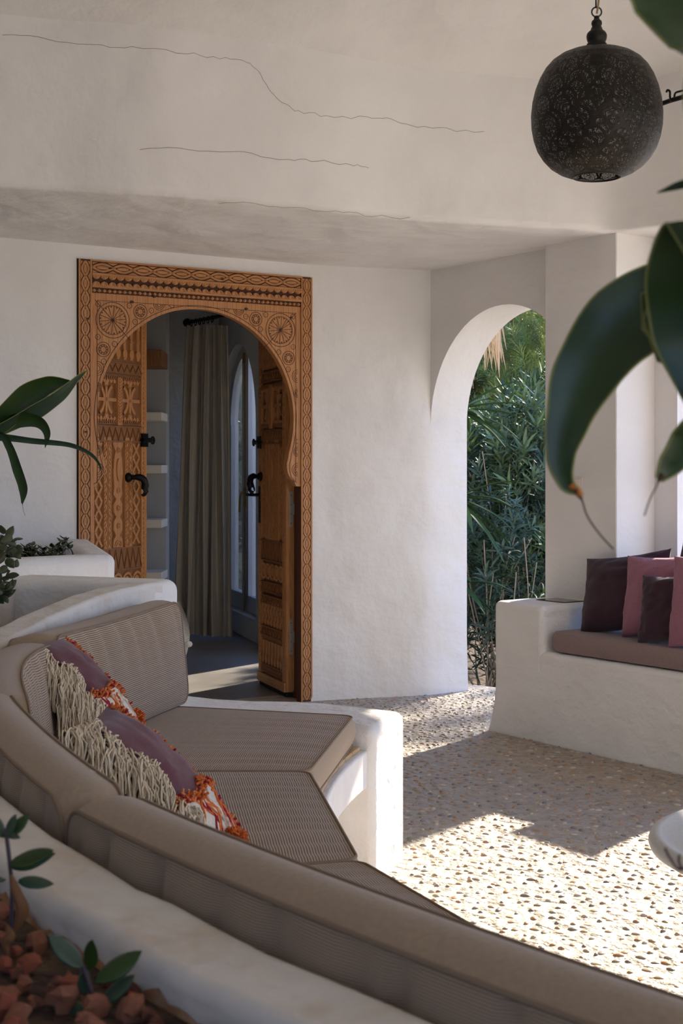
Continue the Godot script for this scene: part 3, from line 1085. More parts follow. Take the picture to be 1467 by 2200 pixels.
# ---------------------------------------------------------------- tasselled pillows on the sofa
func build_kilim() -> void:
	var nz := FastNoiseLite.new()
	nz.frequency = 2.5
	var places := [
		[px(168, 1490, 3.50), 0.17, "tasselled plum and white pillow further up the sofa, against the far back cushion", -4.0],
		[W(-0.365, 0.612, 2.80), 0.20, "larger tasselled plum and white pillow nearer the foreground with an orange pompom", -11.0]]
	for n in places.size():
		var P: Array = places[n]
		var at: Vector3 = P[0]
		var s: float = P[1]
		var o := thing("tassel_pillow", at - Vector3(0, s * 0.8, 0), P[2], "pillow", "tasselled pillows on the sofa")
		# leaning far back on the cushions: x along the seat (away from the viewer), y up the lean, z out of the face
		var ph := deg_to_rad(P[3])
		var zf := Vector3(0.70 * cos(ph), 0.714, 0.70 * sin(ph) + 0.22).normalized()
		var yf := (Vector3.UP - zf * zf.y).normalized()
		var xf := yf.cross(zf)
		var T := Transform3D(Basis(xf, yf, zf), at)
		var surf := func(a: float, b: float, side: float):
			a = clampf(a, -1.0, 1.0)
			var e := pow((1.0 - pow(absf(a), 2.4)) * (1.0 - pow(absf(b), 2.4)), 0.5)
			return T * Vector3(a * s * 0.74 * (1.0 - 0.06 * (1.0 - b * b)), b * s * (1.0 - 0.06 * (1.0 - a * a)), side * e * (0.068 + 0.012 * nz.get_noise_2d(a, b * 1.4 + n * 7)))
		var cut := -0.30
		# bands from the fringed top edge down: plum weave, tufts, embroidered cotton
		for q in [["plum_panel", cut, 1.0, M.weave_plum], ["cotton_panel", -1.0, cut, M.cotton]]:
			for side in [1.0, -1.0]:
				var mb := MB.new()
				var p := PackedVector3Array()
				for j in 14:
					for i in 26:
						var a := sin(lerpf(-1, 1, i / 25.0) * PI / 2)
						var b := lerpf(q[1], q[2], j / 13.0)
						p.append(surf.call(a * side, b, side))
				mb.grid(p, 26, 14)
				part(q[0], mb, q[3], o, true)
		# rows of orange tufts
		rng.seed = 31 + n
		for c in [[M.orange, 0.45], [M.peach, 0.35], [M.crimson, 0.2]]:
			var mb := MB.new()
			for i in int(420 * c[1]):
				var a := rng.randf_range(-0.95, 0.98)
				var b := cut + rng.randf_range(-0.05, 0.05) + 0.05 * sin(a * 7.0)
				if i % 5 < 3:
					a = rng.randf_range(0.86, 0.99)
					b = rng.randf_range(-0.95, 0.98)
				var q: Vector3 = surf.call(a, b, 1.0)
				var d := (T.basis * Vector3(rng.randf_range(-0.6, 0.6) + a * 0.4, rng.randf_range(-0.6, 0.6), 1.0)).normalized()
				mb.tube(PackedVector3Array([q, q + d * rng.randf_range(0.008, 0.015)]), [0.0034, 0.0024], 4)
			var t := part("tufts", mb, c[0], o, true)
			t.set_meta("kind", "stuff")
		# embroidery threads on the cotton
		for e in 15:
			var mb := MB.new()
			var tp := PackedVector3Array()
			var a0 := rng.randf_range(-0.9, 0.9)
			var a1 := a0 + rng.randf_range(-0.55, 0.55)
			var b0 := rng.randf_range(cut - 0.1, cut - 0.02)
			var b1 := rng.randf_range(-0.97, -0.75)
			var bow := rng.randf_range(-0.22, 0.22)
			for i in 13:
				var t := i / 12.0
				tp.append(surf.call(clampf(lerpf(a0, a1, t) + bow * sin(t * PI), -0.99, 0.99), lerpf(b0, b1, t), 1.0))
			mb.tube(tp, [0.0028], 5)
			part("embroidery", mb, [M.orange, M.orange, M.crimson, M.linen][e % 4], o, true)
		# long fringe from the top edge and the near side, falling over the back and front
		var fr := MB.new()
		for i in 560:
			var root := rng.randf()
			var b := rng.randf_range(-0.55, 1.0 if n == 1 else 0.7)
			var a := lerpf(-0.98, -0.55, pow(root, 1.4)) + 0.10 * sin(b * 9.0)
			if i % 6 == 0 and n == 1:
				b = rng.randf_range(0.9, 0.99)
				a = rng.randf_range(-1.0, -0.2)
			var q: Vector3 = surf.call(a, b, 1.0)
			var l := rng.randf_range(0.05, 0.095)
			var out: Vector3 = T.basis * Vector3(-0.9 + rng.randf_range(-0.2, 0.2), rng.randf_range(-0.45, 0.25), 0.5)
			var pts := PackedVector3Array()
			var w1 := rng.randf_range(-0.006, 0.006)
			var w2 := rng.randf_range(-0.006, 0.006)
			for t in 7:
				var f := t / 6.0
				var drop := maxf(0.0, f - 0.25)
				pts.append(q + out * (l * 0.75 * minf(f, 0.55)) + Vector3(w1 * sin(f * 9.0), -l * 1.3 * drop * drop - l * 0.35 * drop, w2 * sin(f * 8.0 + 1.0)))
			fr.tube(pts, [0.0019], 4)
		var fo := part("fringe", fr, M.fringe, o, true)
		fo.set_meta("kind", "stuff")
		# pompoms on the front corner
		for c in ([[0.55, -1.0]] if n == 1 else [[0.95, -0.75]]):
			var q: Vector3 = surf.call(c[0], c[1], 1.0) if n == 0 else px(503, 1806, 2.78)
			var pm := MB.new()
			for i in 240:
				var d := Vector3(rng.randfn(), rng.randfn(), rng.randfn()).normalized()
				pm.tube(PackedVector3Array([q, q + d * rng.randf_range(0.024, 0.031)]), [0.003, 0.0022], 4)
			part("pompom", pm, M.orange, o, true)

# ---------------------------------------------------------------- carved door
func lines(mb: MB, pts: Array, w: float, z0: float, z1: float) -> void:
	var p := PackedVector2Array()
	for q in pts: p.append(Vector2(q[0], q[1]))
	mb.band(p, w, z0, z1)

# two strands winding round each other with a leaf in every loop; along is 0 for x, 1 for y
func guilloche(mb: MB, along: int, from: float, to: float, mid: float, amp: float, pitch: float, z0: float, z1: float) -> void:
	var cnt := int(round((to - from) / pitch))
	var pt := (to - from) / cnt
	for s in [-1.0, 1.0]:
		var p := PackedVector2Array()
		for i in cnt * 10 + 1:
			var t := from + pt * i / 10.0
			var y: float = mid + s * amp * sin(PI * i / 10.0)
			p.append(Vector2(t, y) if along == 0 else Vector2(y, t))
		mb.band(p, amp * 0.62, z0, z1)
	for i in cnt:
		var t := from + pt * (i + 0.5)
		var c := Vector2(t, mid) if along == 0 else Vector2(mid, t)
		var rx := pt * 0.30
		var ry := amp * 0.48
		mb.disc(c, rx if along == 0 else ry, ry if along == 0 else rx, z0, z1, 10)
	for i in cnt + 1:                     # little triangles in the gaps at both borders
		for s in [-1.0, 1.0]:
			var t := from + pt * i
			var e: float = mid + s * amp * 1.42
			var f: float = mid + s * amp * 0.72
			var a := Vector2(clampf(t - pt * 0.26, from, to), e)
			var b := Vector2(clampf(t + pt * 0.26, from, to), e)
			var c := Vector2(t, f)
			if along == 1:
				a = Vector2(a.y, a.x); b = Vector2(b.y, b.x); c = Vector2(c.y, c.x)
			mb.prism(PackedVector2Array([a, b, c]), z0, z1)

func build_door() -> void:
	var o := Node3D.new()
	o.name = "door_1"
	add_child(o)
	o.transform = frame_t(DOOR_L, DOOR_A)
	tag(o, "carved pine door frame with a horseshoe arch and rosettes", "", "", "structure")
	var WD := 1.317
	var HT := 2.26
	var J := 0.068
	for s in 2:
		var x0 := 0.0 if s == 0 else WD - J
		var m := MB.new()
		m.bx(x0, x0 + J, 0, HT, -0.035, 0.012)
		var jamb := part("jamb", m, M.groove, o)
		m = MB.new()
		m.bx(x0, x0 + 0.0085, 0, HT, 0.01, 0.0165)
		m.bx(x0 + J - 0.0085, x0 + J, 0, HT, 0.01, 0.0165)
		guilloche(m, 1, 0.01, HT - 0.01, x0 + J / 2, 0.0165, 0.0725, 0.010, 0.0155)
		part("carving", m, M.wood, jamb)
		m = MB.new()                      # board behind the jamb, coloured dark for the shade in the gap
		m.bx(-0.004 if s == 0 else WD - 0.026, 0.026 if s == 0 else WD + 0.004, 0, HT - 0.165, -0.255, -0.03)
		part("shade_lining", m, M.groove, o)
	# lintel
	var m := MB.new()
	var xa := J
	var xb := WD - J
	m.bx(xa, xb, HT - 0.163, HT, -0.09, 0.004)
	var lin := part("lintel", m, M.groove, o)
	m = MB.new()
	m.bx(xa, xb, HT - 0.008, HT, 0, 0.0165)
	m.bx(xa, xb, HT - 0.075, HT - 0.064, 0, 0.022)
	guilloche(m, 0, xa + 0.004, xb - 0.004, HT - 0.036, 0.0175, 0.105, 0.003, 0.0125)
	part("carving", m, M.wood_h, lin)
	m = MB.new()
	m.bx(xa, xb, HT - 0.135, HT - 0.124, 0, 0.022)
	for i in 44:                          # row of small leaf squares
		var x := lerpf(xa, xb, (i + 0.5) / 44.0)
		m.disc(Vector2(x, HT - 0.1485), 0.0115, 0.0085, 0.003, 0.011, 4)
		m.disc(Vector2(x, HT - 0.1485), 0.006, 0.0045, 0.003, 0.015, 6)
	part("rail", m, M.wood_h, lin)
	# two rows of scallops facing one another over a recess
	var sc := MB.new()
	sc.disc(Vector2(0, 0), 0.0208, 0.0195, 0, 0.016, 12, PI, TAU)
	sc.ring(Vector2(0, 0), 0.0145, 0.004, 0.016, 0.019, 10, PI, TAU)
	var sm := sc.mesh()
	var cnt := 28
	for i in cnt:
		var x := lerpf(xa, xb, (i + 0.5) / cnt)
		inst("scallop", sm, M.wood, lin, Transform3D(Basis(), Vector3(x, HT - 0.0745, 0.004)))
		inst("scallop", sm, M.wood, lin, Transform3D(Basis(Vector3(0, 0, 1), PI), Vector3(x, HT - 0.1245, 0.004)))
	# spandrel board with the horseshoe opening
	var cx := WD / 2 - 0.006
	var cy := 1.50
	var R := 0.5535
	var right := PackedVector2Array()     # from the crown down the right side
	for i in 33:
		var a := PI / 2 - deg_to_rad(108.0) * i / 32.0
		right.append(Vector2(R * cos(a), cy + R * sin(a)))
	var last := right[right.size() - 1]
	for q in [[0.5205, 1.295], [0.513, 1.270], [0.5125, 1.245], [0.517, 1.222], [0.528, 1.200], [0.543, 1.183], [0.556, 1.176], [0.562, 1.160], [0.570, 1.148], [0.580, 1.146]]:
		right.append(Vector2(q[0], q[1]))
	var poly := PackedVector2Array()
	for i in right.size():
		poly.append(Vector2(cx + right[i].x, right[i].y))
	poly.append(Vector2(xb, 1.146))
	poly.append(Vector2(xb, HT - 0.161))
	poly.append(Vector2(xa, HT - 0.161))
	poly.append(Vector2(xa, 1.146))
	for i in range(right.size() - 1, 0, -1):
		poly.append(Vector2(cx - right[i].x, right[i].y))
	m = MB.new()
	m.prism(poly, -0.03, 0.008)
	var sp := part("spandrel", m, M.wood, o)
	var z0 := 0.006
	var z1 := 0.0092
	var ln := 0.0030
	m = MB.new()                          # incised outline following the arch and the board's edge
	var edge := PackedVector2Array()
	for i in range(right.size() - 4, 0, -1): edge.append(Vector2(cx - right[i].x * 1.03, (right[i].y - cy) * 1.03 + cy))
	for i in right.size() - 3: edge.append(Vector2(cx + right[i].x * 1.03, (right[i].y - cy) * 1.03 + cy))
	m.band(edge, ln, z0, z1)
	lines(m, [[xa + 0.03, 1.17], [xa + 0.03, HT - 0.196], [xb - 0.03, HT - 0.196], [xb - 0.03, 1.17]], ln, z0, z1)
	part("incised_line", m, M.groove, sp)
	for s in [-1.0, 1.0]:
		var q := func(x: float, y: float): return Vector2(cx + s * x, y)
		var c: Vector2 = q.call(0.4735, 1.9705)
		m = MB.new()
		m.ring(c, 0.088, ln, z0, z1, 40)
		m.ring(c, 0.071, ln, z0, z1, 36)
		for i in 14:
			var a := TAU * i / 14.0 + 0.12
			var d := Vector2(cos(a), sin(a))
			m.band(PackedVector2Array([c, c + d * 0.069]), ln * 0.9, z0, z1)
			var d2 := Vector2(cos(a + TAU / 28), sin(a + TAU / 28))
			m.disc(c + d2 * 0.065, 0.004, 0.004, z0, z1, 6)
		var dg := Vector2(s * 0.7, 0.714)
		m.band(PackedVector2Array([c + dg * 0.135, c - dg * 0.128]), ln * 0.8, z0, z1)
		part("rosette", m, M.groove, sp)
		for e in [[0.326, 2.0205, 0.036], [0.5225, 1.825, 0.036]]:
			m = MB.new()
			c = q.call(e[0], e[1])
			m.ring(c, e[2], ln, z0, z1, 26)
			m.ring(c, e[2] * 0.68, ln, z0, z1, 22)
			m.ring(c, e[2] * 0.42, ln, z0, z1, 16)
			for i in 9:
				var a := TAU * i / 9.0
				m.disc(c + Vector2(cos(a), sin(a)) * e[2] * 0.54, 0.003, 0.003, z0, z1, 5)
			part("small_rosette", m, M.groove, sp)
		m = MB.new()
		for e in [[0.5495, 2.046], [0.385, 2.047], [0.2665, 2.03], [0.354, 1.969], [0.551, 1.885], [0.4635, 1.854], [0.5205, 1.7658]]:
			c = q.call(e[0], e[1])
			m.ring(c, 0.013, ln * 0.8, z0, z1, 16)
			m.disc(c, 0.002, 0.002, z0, z1, 5)
		# half rings against the edge lines
		for e in [[0.225, 2.064, PI, TAU, 0.029], [0.155, 2.064, PI, TAU, 0.0135]]:
			for f in ([1.0, 0.7, 0.42] if e[4] > 0.02 else [1.0]):
				m.ring(q.call(e[0], e[1]), e[4] * f, ln * 0.85, z0, z1, 16, e[2], e[3])
		for e in [[1.731, 0.034], [1.64, 0.022], [1.385, 0.012], [1.33, 0.025], [1.235, 0.034]]:
			for f in ([1.0, 0.7, 0.42] if e[1] > 0.02 else [1.0]):
				var a0 := PI / 2 if s > 0 else -PI / 2
				m.ring(q.call(0.5785 if s > 0 else 0.5545, e[0]), e[1] * f, ln * 0.85, z0, z1, 16, a0, a0 + PI)
		part("incised_ring", m, M.groove, sp)
	m = MB.new()
	for q in [[0.28, 2.066, 0.009], [0.92, 2.07, 0.008], [0.035, 1.42, 0.007], [1.19, 2.04, 0.006], [0.40, 2.10, 0.008], [0.84, 2.125, 0.009], [0.165, 2.224, 0.006], [0.78, 2.215, 0.009], [0.045, 1.97, 0.008]]:
		m.disc(Vector2(q[0], q[1]), q[2], q[2] * 0.7, 0.007, 0.0175 if q[1] > 2.0 or q[0] < 0.06 else 0.0095, 10)
	part("knot", m, M.knot, o)
	# the leaves
	var H := Basis(Vector3.UP, DOOR_A)
	var hl := W(DOOR_L.x, 0, DOOR_L.y) + H * Vector3(0.080, 0, -0.075)
	var l := door_leaf(hl, deg_to_rad(66.0), "carved pine door leaf on the left, half open with a hand knocker", false)
	var r := door_leaf(W(-0.470, 0, 8.165), deg_to_rad(-70.0), "carved pine door leaf on the right, swung open showing its hinges", true)

func door_leaf(at: Vector3, turn: float, label: String, hinge_far: bool) -> Node3D:
	var o := thing("door_leaf", at, label, "door", "carved door leaves", turn)
	var LW := 0.54 if not hinge_far else 0.50
	var LH := 2.03
	var b := 0.03                         # gap under the leaf
	var m := MB.new()
	m.bx(0.0, LW, b + 0.03, LH, -0.055, -0.008)
	part("board", m, M.wood_dark, o)
	# frame of stiles and rails
	var sw := 0.052
	for s in 2:
		m = MB.new()
		var x0 := 0.0 if s == 0 else LW - sw
		m.bx(x0, x0 + sw, b + 0.03, LH, -0.012, 0.006)
		for i in 74:                      # stitched edge marks
			var y := b + 0.06 + i * 0.0262
			m.disc(Vector2(x0 + sw * 0.5, y), 0.012, 0.009, 0.005, 0.0095, 4)
		part("stile", m, M.wood, o)
	var x1 := sw
	var x2 := LW - sw
	var rails := [[0.06, 0.105], [0.265, 0.325], [0.445, 0.50], [0.515, 0.575], [0.69, 0.81], [1.345, 1.43], [1.435, 1.465], [1.655, 1.685], [1.695, 1.755]]
	for q in rails:
		m = MB.new()
		m.bx(x1, x2, q[0] + b, q[1] + b, -0.012, 0.004)
		var y0: float = q[0] + b
		var y1: float = q[1] + b
		if y1 - y0 > 0.05:
			var z := PackedVector2Array()
			for i in 17: z.append(Vector2(lerpf(x1, x2, i / 16.0), lerpf(y0 + 0.012, y1 - 0.012, float(i % 2))))
			m.band(z, 0.005, 0.003, 0.010)
			lines(m, [[x1, y0 + 0.005], [x2, y0 + 0.005]], 0.006, 0.003, 0.011)
			lines(m, [[x1, y1 - 0.005], [x2, y1 - 0.005]], 0.006, 0.003, 0.011)
		else:
			for i in 22: m.disc(Vector2(lerpf(x1, x2, (i + 0.5) / 22.0), (y0 + y1) / 2), 0.006, (y1 - y0) * 0.35, 0.003, 0.009, 4)
		part("rail", m, M.wood_dark, o)
	var mid := (x1 + x2) / 2
	# upper spindles
	m = MB.new()
	for i in 7:
		var x := lerpf(x1 + 0.03, x2 - 0.03, i / 6.0)
		m.bx(x - 0.012, x + 0.012, 1.80, LH, -0.01, 0.004)
		m.disc(Vector2(x, 1.83), 0.021, 0.025, -0.01, 0.007, 12)
		m.ring(Vector2(x, 1.90), 0.011, 0.004, 0.003, 0.007, 12)
		m.disc(Vector2(x, 1.97), 0.017, 0.02, -0.01, 0.006, 10)
	part("spindle_panel", m, M.wood, o)
	# cross panels
	for s in [-1.0, 1.0]:
		m = MB.new()
		var c := Vector2(mid + s * (x2 - x1) * 0.25, 1.59)
		var w: float = (x2 - x1) * 0.25 - 0.018
		for e in [-1.0, 1.0]:
			var a0 := -PI / 3 if e < 0 else PI - PI / 3
			m.ring(c + Vector2(e * w * 1.02, 0), 0.078, 0.017, -0.008, 0.004, 16, a0, a0 + PI * 2 / 3)
		m.band(PackedVector2Array([c + Vector2(-w, 0), c + Vector2(w, 0)]), 0.017, -0.008, 0.006)
		m.band(PackedVector2Array([c + Vector2(0, -0.075), c + Vector2(0, 0.075)]), 0.018, -0.008, 0.006)
		m.disc(c + Vector2(0, 0.078), 0.016, 0.016, -0.008, 0.006, 12)
		m.disc(c + Vector2(0, -0.078), 0.016, 0.016, -0.008, 0.006, 12)
		for i in 6:
			for e in [-1.0, 1.0]:
				m.disc(c + Vector2(lerpf(-w, w, (i + 0.5) / 6.0), e * 0.097), 0.012, 0.014, -0.008, 0.005, 6)
		part("cross_panel", m, M.wood, o)
	m = MB.new()
	m.bx(mid - 0.020, mid + 0.020, 1.462, 1.705, -0.008, 0.016)
	for i in 15:
		for s in [-1.0, 1.0]:
			var y := 1.475 + i * 0.0155
			lines(m, [[mid, y], [mid + s * 0.016, y + 0.012]], 0.004, 0.015, 0.0195)
	part("mullion", m, M.wood, o)
	# tall centre panel: lattice, zigzag posts and the carved spine
	for s in [-1.0, 1.0]:
		m = MB.new()
		var c: float = mid + s * (x2 - x1) * 0.40
		var hw := 0.031
		for i in 7:
			var y0 := 0.85 + i * 0.0745
			lines(m, [[c - hw, y0], [c + hw, y0 + 0.0745]], 0.014, -0.008, 0.002)
			lines(m, [[c + hw, y0], [c - hw, y0 + 0.0745]], 0.014, -0.008, 0.003)
		part("lattice", m, M.wood, o)
		m = MB.new()
		var pc: float = mid + s * (x2 - x1) * 0.225
		m.bx(pc - 0.033, pc + 0.033, 0.835, 1.40, -0.008, 0.006)
		for i in 26:
			var y := 0.85 + i * 0.0205
			lines(m, [[pc - 0.029, y], [pc - 0.019, y + 0.012]], 0.005, 0.005, 0.010)
			lines(m, [[pc + 0.019, y + 0.012], [pc + 0.029, y]], 0.005, 0.005, 0.010)
		for f in [-0.006, 0.006]:
			var z := PackedVector2Array()
			for i in 25: z.append(Vector2(pc + f + (0.007 if i % 2 else -0.007), 0.845 + i * 0.0225))
			m.band(z, 0.0045, 0.005, 0.0105)
		part("post", m, M.wood, o)
	m = MB.new()
	var prof := PackedVector2Array()
	var wy := [[0.84, 0.045], [0.88, 0.040], [0.90, 0.018], [0.93, 0.040], [0.97, 0.040], [0.995, 0.016], [1.02, 0.040], [1.06, 0.040], [1.085, 0.016], [1.11, 0.042], [1.15, 0.034], [1.22, 0.044], [1.29, 0.036], [1.33, 0.022], [1.36, 0.045], [1.385, 0.046]]
	for q in wy: prof.append(Vector2(mid + q[1], q[0]))
	for i in range(wy.size() - 1, -1, -1): prof.append(Vector2(mid - wy[i][1], wy[i][0]))
	m.prism(prof, -0.008, 0.004)
	for y in [0.95, 1.04, 1.13, 1.335]:
		m.ring(Vector2(mid, y), 0.014, 0.004, 0.003, 0.009, 14)
		m.disc(Vector2(mid, y), 0.007, 0.009, 0.003, 0.009, 10)
	m.disc(Vector2(mid, 1.235), 0.019, 0.058, 0.003, 0.012, 16)
	m.ring(Vector2(mid, 0.845), 0.03, 0.006, 0.003, 0.010, 14, 0, PI)
	m.ring(Vector2(mid, 0.845), 0.018, 0.006, 0.003, 0.010, 12, 0, PI)
	part("carved_spine", m, M.wood, o)
	# lower bands: circles, scallops, little columns
	m = MB.new()
	for i in 5:
		var x := lerpf(x1 + 0.035, x2 - 0.035, i / 4.0)
		m.ring(Vector2(x, 0.662), 0.040, 0.013, -0.008, 0.004, 18)
		m.disc(Vector2(x, 0.662), 0.022, 0.026, -0.008, 0.001, 12)
	part("circle_band", m, M.wood, o)
	m = MB.new()
	for j in 4:
		for i in 7:
			m.disc(Vector2(lerpf(x1, x2, (i + (0.5 if j % 2 else 0.15)) / 7.0), 0.375 + j * 0.033), 0.024, 0.020, -0.008, 0.002 + j * 0.001, 10)
	part("scallop_band", m, M.wood, o)
	m = MB.new()
	for i in 7:
		var x := lerpf(x1 + 0.03, x2 - 0.03, i / 6.0)
		m.prism(PackedVector2Array([Vector2(x - 0.010, 0.15), Vector2(x + 0.010, 0.15), Vector2(x + 0.021, 0.27), Vector2(x - 0.021, 0.27)]), -0.008, 0.002)
		m.disc(Vector2(x, 0.165), 0.018, 0.028, -0.008, 0.005, 10)
	part("column_band", m, M.wood, o)
	m = MB.new()
	m.bx(-0.004, LW + 0.004, b, b + 0.05, -0.062, 0.014)
	part("kick_rail", m, M.wood_h, o)
	m = MB.new()
	m.bx(0.0, LW, 0.004, b + 0.004, -0.05, 0.0)
	part("draught_seal", m, M.black, o)
	# hardware: free edge is at x = LW on the left leaf and at x = 0 on the other
	var fx := LW - 0.03 if not hinge_far else 0.03
	m = MB.new()
	m.bx(fx - 0.03, fx + 0.03, 1.355, 1.425, 0.006, 0.016)
	m.tube(PackedVector3Array([Vector3(fx - 0.045, 1.39, 0.026), Vector3(fx + 0.045, 1.39, 0.026)]), [0.013], 8)
	var rp := PackedVector3Array()
	var sg := 1.0 if not hinge_far else -1.0
	for i in 13: rp.append(Vector3(fx + sg * (0.055 + 0.016 * cos(TAU * i / 12.0)), 1.39 + 0.018 * sin(TAU * i / 12.0), 0.028))
	m.tube(rp, [0.005], 6, false)
	part("latch", m, M.iron, o)
	# knocker: a hand hanging from a boss, fingers closing on a ball
	var kx := LW * 0.66 if not hinge_far else 0.05
	m = MB.new()
	m.lathe(PackedVector2Array([Vector2(0, 0.026), Vector2(0.016, 0.022), Vector2(0.024, 0.010), Vector2(0.026, 0.0), Vector2(0, 0.0)]), 14, Transform3D(Basis(Vector3.RIGHT, PI / 2), Vector3(kx, 1.195, 0.006)))
	var k0 := Vector3(kx, 1.195, 0.032)
	m.tube(curve([k0, k0 + Vector3(0.02, 0.002, 0.026), k0 + Vector3(0.035, -0.008, 0.045), k0 + Vector3(0.042, -0.028, 0.052)], 4), [0.011, 0.012, 0.013, 0.016, 0.018], 8)
	var palm := k0 + Vector3(0.044, -0.040, 0.052)
	m.tube(PackedVector3Array([palm + Vector3(0, 0.018, 0), palm, palm + Vector3(0, -0.022, -0.004)]), [0.016, 0.021, 0.017], 8)
	for i in 4:
		var f0 := palm + Vector3(-0.013 + i * 0.009, -0.020, 0.0)
		var ln: float = [0.030, 0.036, 0.034, 0.026][i]
		m.tube(PackedVector3Array([f0, f0 + Vector3(0.001, -ln * 0.5, 0.005), f0 + Vector3(0.003, -ln * 0.9, -0.005), f0 + Vector3(0.003, -ln, -0.017)]), [0.006, 0.0058, 0.005, 0.004], 6)
	m.tube(PackedVector3Array([palm + Vector3(0.014, 0.008, -0.004), palm + Vector3(0.030, -0.008, -0.008), palm + Vector3(0.033, -0.028, -0.014), palm + Vector3(0.026, -0.040, -0.018)]), [0.007, 0.0068, 0.006, 0.0045], 6)
	part("hand_knocker", m, M.iron, o)
	if hinge_far:
		m = MB.new()
		m.bx(0.012, 0.036, 0.93, 1.14, 0.004, 0.012)
		m.tube(curve([Vector3(0.024, 1.09, 0.010), Vector3(0.024, 1.09, 0.05), Vector3(-0.03, 1.09, 0.06), Vector3(-0.06, 1.09, 0.06)], 4), [0.009], 8)
		part("lever_handle", m, M.iron, o)
		m = MB.new()
		m.bx(LW, LW + 0.012, b + 0.01, LH, -0.055, 0.004)
		part("edge_strip", m, M.wood, o)
		for y in [0.33, 1.02]:
			m = MB.new()
			m.bx(LW + 0.011, LW + 0.0145, y - 0.095, y + 0.095, -0.034, -0.012)
			m.tube(PackedVector3Array([Vector3(LW + 0.018, y - 0.05, -0.059), Vector3(LW + 0.018, y + 0.05, -0.059)]), [0.008], 8)
			m.bx(LW + 0.011, LW + 0.015, y - 0.03, y + 0.03, -0.06, -0.03)
			var h := part("hinge", m, M.steel, o)
			for i in 4:
				m = MB.new()
				m.tube(PackedVector3Array([Vector3(LW + 0.0144, y - 0.075 + i * 0.05, -0.023), Vector3(LW + 0.0158, y - 0.075 + i * 0.05, -0.023)]), [0.005], 8)
				part("screw", m, M.brass, h)
	return o

# ---------------------------------------------------------------- right-hand bench
func build_bench() -> void:
	var B := frame_t(BENCH_O, BENCH_A)
	var o := thing("plaster_bench", B.origin, "white plaster bench with a square arm on the right below the pier", "bench", "", BENCH_A)
	var m := MB.new()
	var foot := func(q: Vector3): return q + Vector3(-0.03, 0, 0.02) * maxf(0.0, 1.0 - q.y / 0.25) * maxf(0.0, 1.0 - q.y / 0.25)
	m.rbox(Vector3(0.0, -0.02, -0.62), Vector3(3.6, 0.41, 0.0), 0.028, Vector3i(12, 6, 2), foot)
	part("seat_base", m, M.plaster_smooth, o)
	m = MB.new()
	m.rbox(Vector3(-0.0015, 0.29, -0.62), Vector3(0.335, 0.618, 0.0015), 0.030, Vector3i(3, 3, 3), same)
	part("arm", m, M.plaster_smooth, o)
	# seat cushion
	o = thing("bench_cushion", B * Vector3(1.3, 0.41, -0.3), "mauve grey seat cushion on the right bench", "cushion")
	var place := func(q: Vector3): return B * Vector3(1.32 + q.x, 0.459 + q.z, -0.305 - q.y)
	box_cushion(o, 0.97, 0.292, 0.096, 0.09, 0.004, [], place, M.mauve, M.mauve, 40, 20, false)
	# pillows: centre in bench axes, half sizes, thickness, tilt back, roll, turn
	var set_ := [
		["dark plum pillow at the left end of the right bench, against the pier", "plum", Vector3(0.60, 0.685, -0.255), 0.225, 0.185, 0.165, 20.0, -9.0, 8.0],
		["dark plum pillow leaning at the back above the pink ones, reaching the right edge", "plum", Vector3(1.02, 0.725, -0.40), 0.26, 0.205, 0.16, 16.0, 5.0, 4.0],
		["dusty rose pillow beside the large dark plum pillow", "rose", Vector3(0.87, 0.69, -0.215), 0.205, 0.185, 0.165, 14.0, -4.0, 10.0],
		["small dark plum pillow in front of the dusty rose pillow", "plum", Vector3(1.00, 0.655, -0.115), 0.16, 0.15, 0.125, 16.0, -6.0, 8.0],
		["dusty rose pillow cut off by the right edge of the picture", "rose", Vector3(1.225, 0.70, -0.10), 0.20, 0.195, 0.15, 12.0, -4.0, 6.0]]
	for i in set_.size():
		var q: Array = set_[i]
		var c: Vector3 = q[2]
		o = thing("throw_pillow", B * Vector3(c.x, 0.51, c.z), q[0], "pillow", "plum and rose pillows on the right bench")
		var T := B * Transform3D(Basis(Vector3.UP, deg_to_rad(q[8])) * Basis(Vector3.RIGHT, deg_to_rad(-q[6])) * Basis(Vector3(0, 0, 1), deg_to_rad(-q[7])), c)
		soft_pillow(o, q[3], q[4], q[5], 5 + i * 3, M[q[1]], T)
		if i == 0 or i == 4:
			var tg := MB.new()
			tg.box(T * Transform3D(Basis(), Vector3(-q[3] * 0.95, -q[4] * 0.35, 0.005)), Vector3(0.012, 0.035, 0.003))
			part("care_tag", tg, M.cotton, o, true)
	# glossy card on the arm
	m = MB.new()
	m.rbox(Vector3(0.11, 0.6185, -0.30), Vector3(0.30, 0.6225, -0.17), 0.0018, Vector3i(1, 1, 1), func(q: Vector3): return B * q)
	var card := part("glossy_tile", m, M.card, self)
	tag(card, "small dark glossy tile lying on the white bench arm", "tile")
	# switch plate on the pier
	o = thing("switch_plate", B * Vector3(0.205, 1.12, -0.345), "cream square wall switch on the pier", "switch", "", BENCH_A)
	m = MB.new()
	m.rbox(Vector3(-0.043, 0.0, 0.0), Vector3(0.043, 0.082, 0.008), 0.003, Vector3i(1, 1, 1), same)
	part("plate", m, M.plate, o)
	m = MB.new()
	m.rbox(Vector3(-0.036, 0.004, 0.006), Vector3(0.030, 0.072, 0.0125), 0.002, Vector3i(1, 1, 1), same)
	part("rocker", m, M.plate, o)

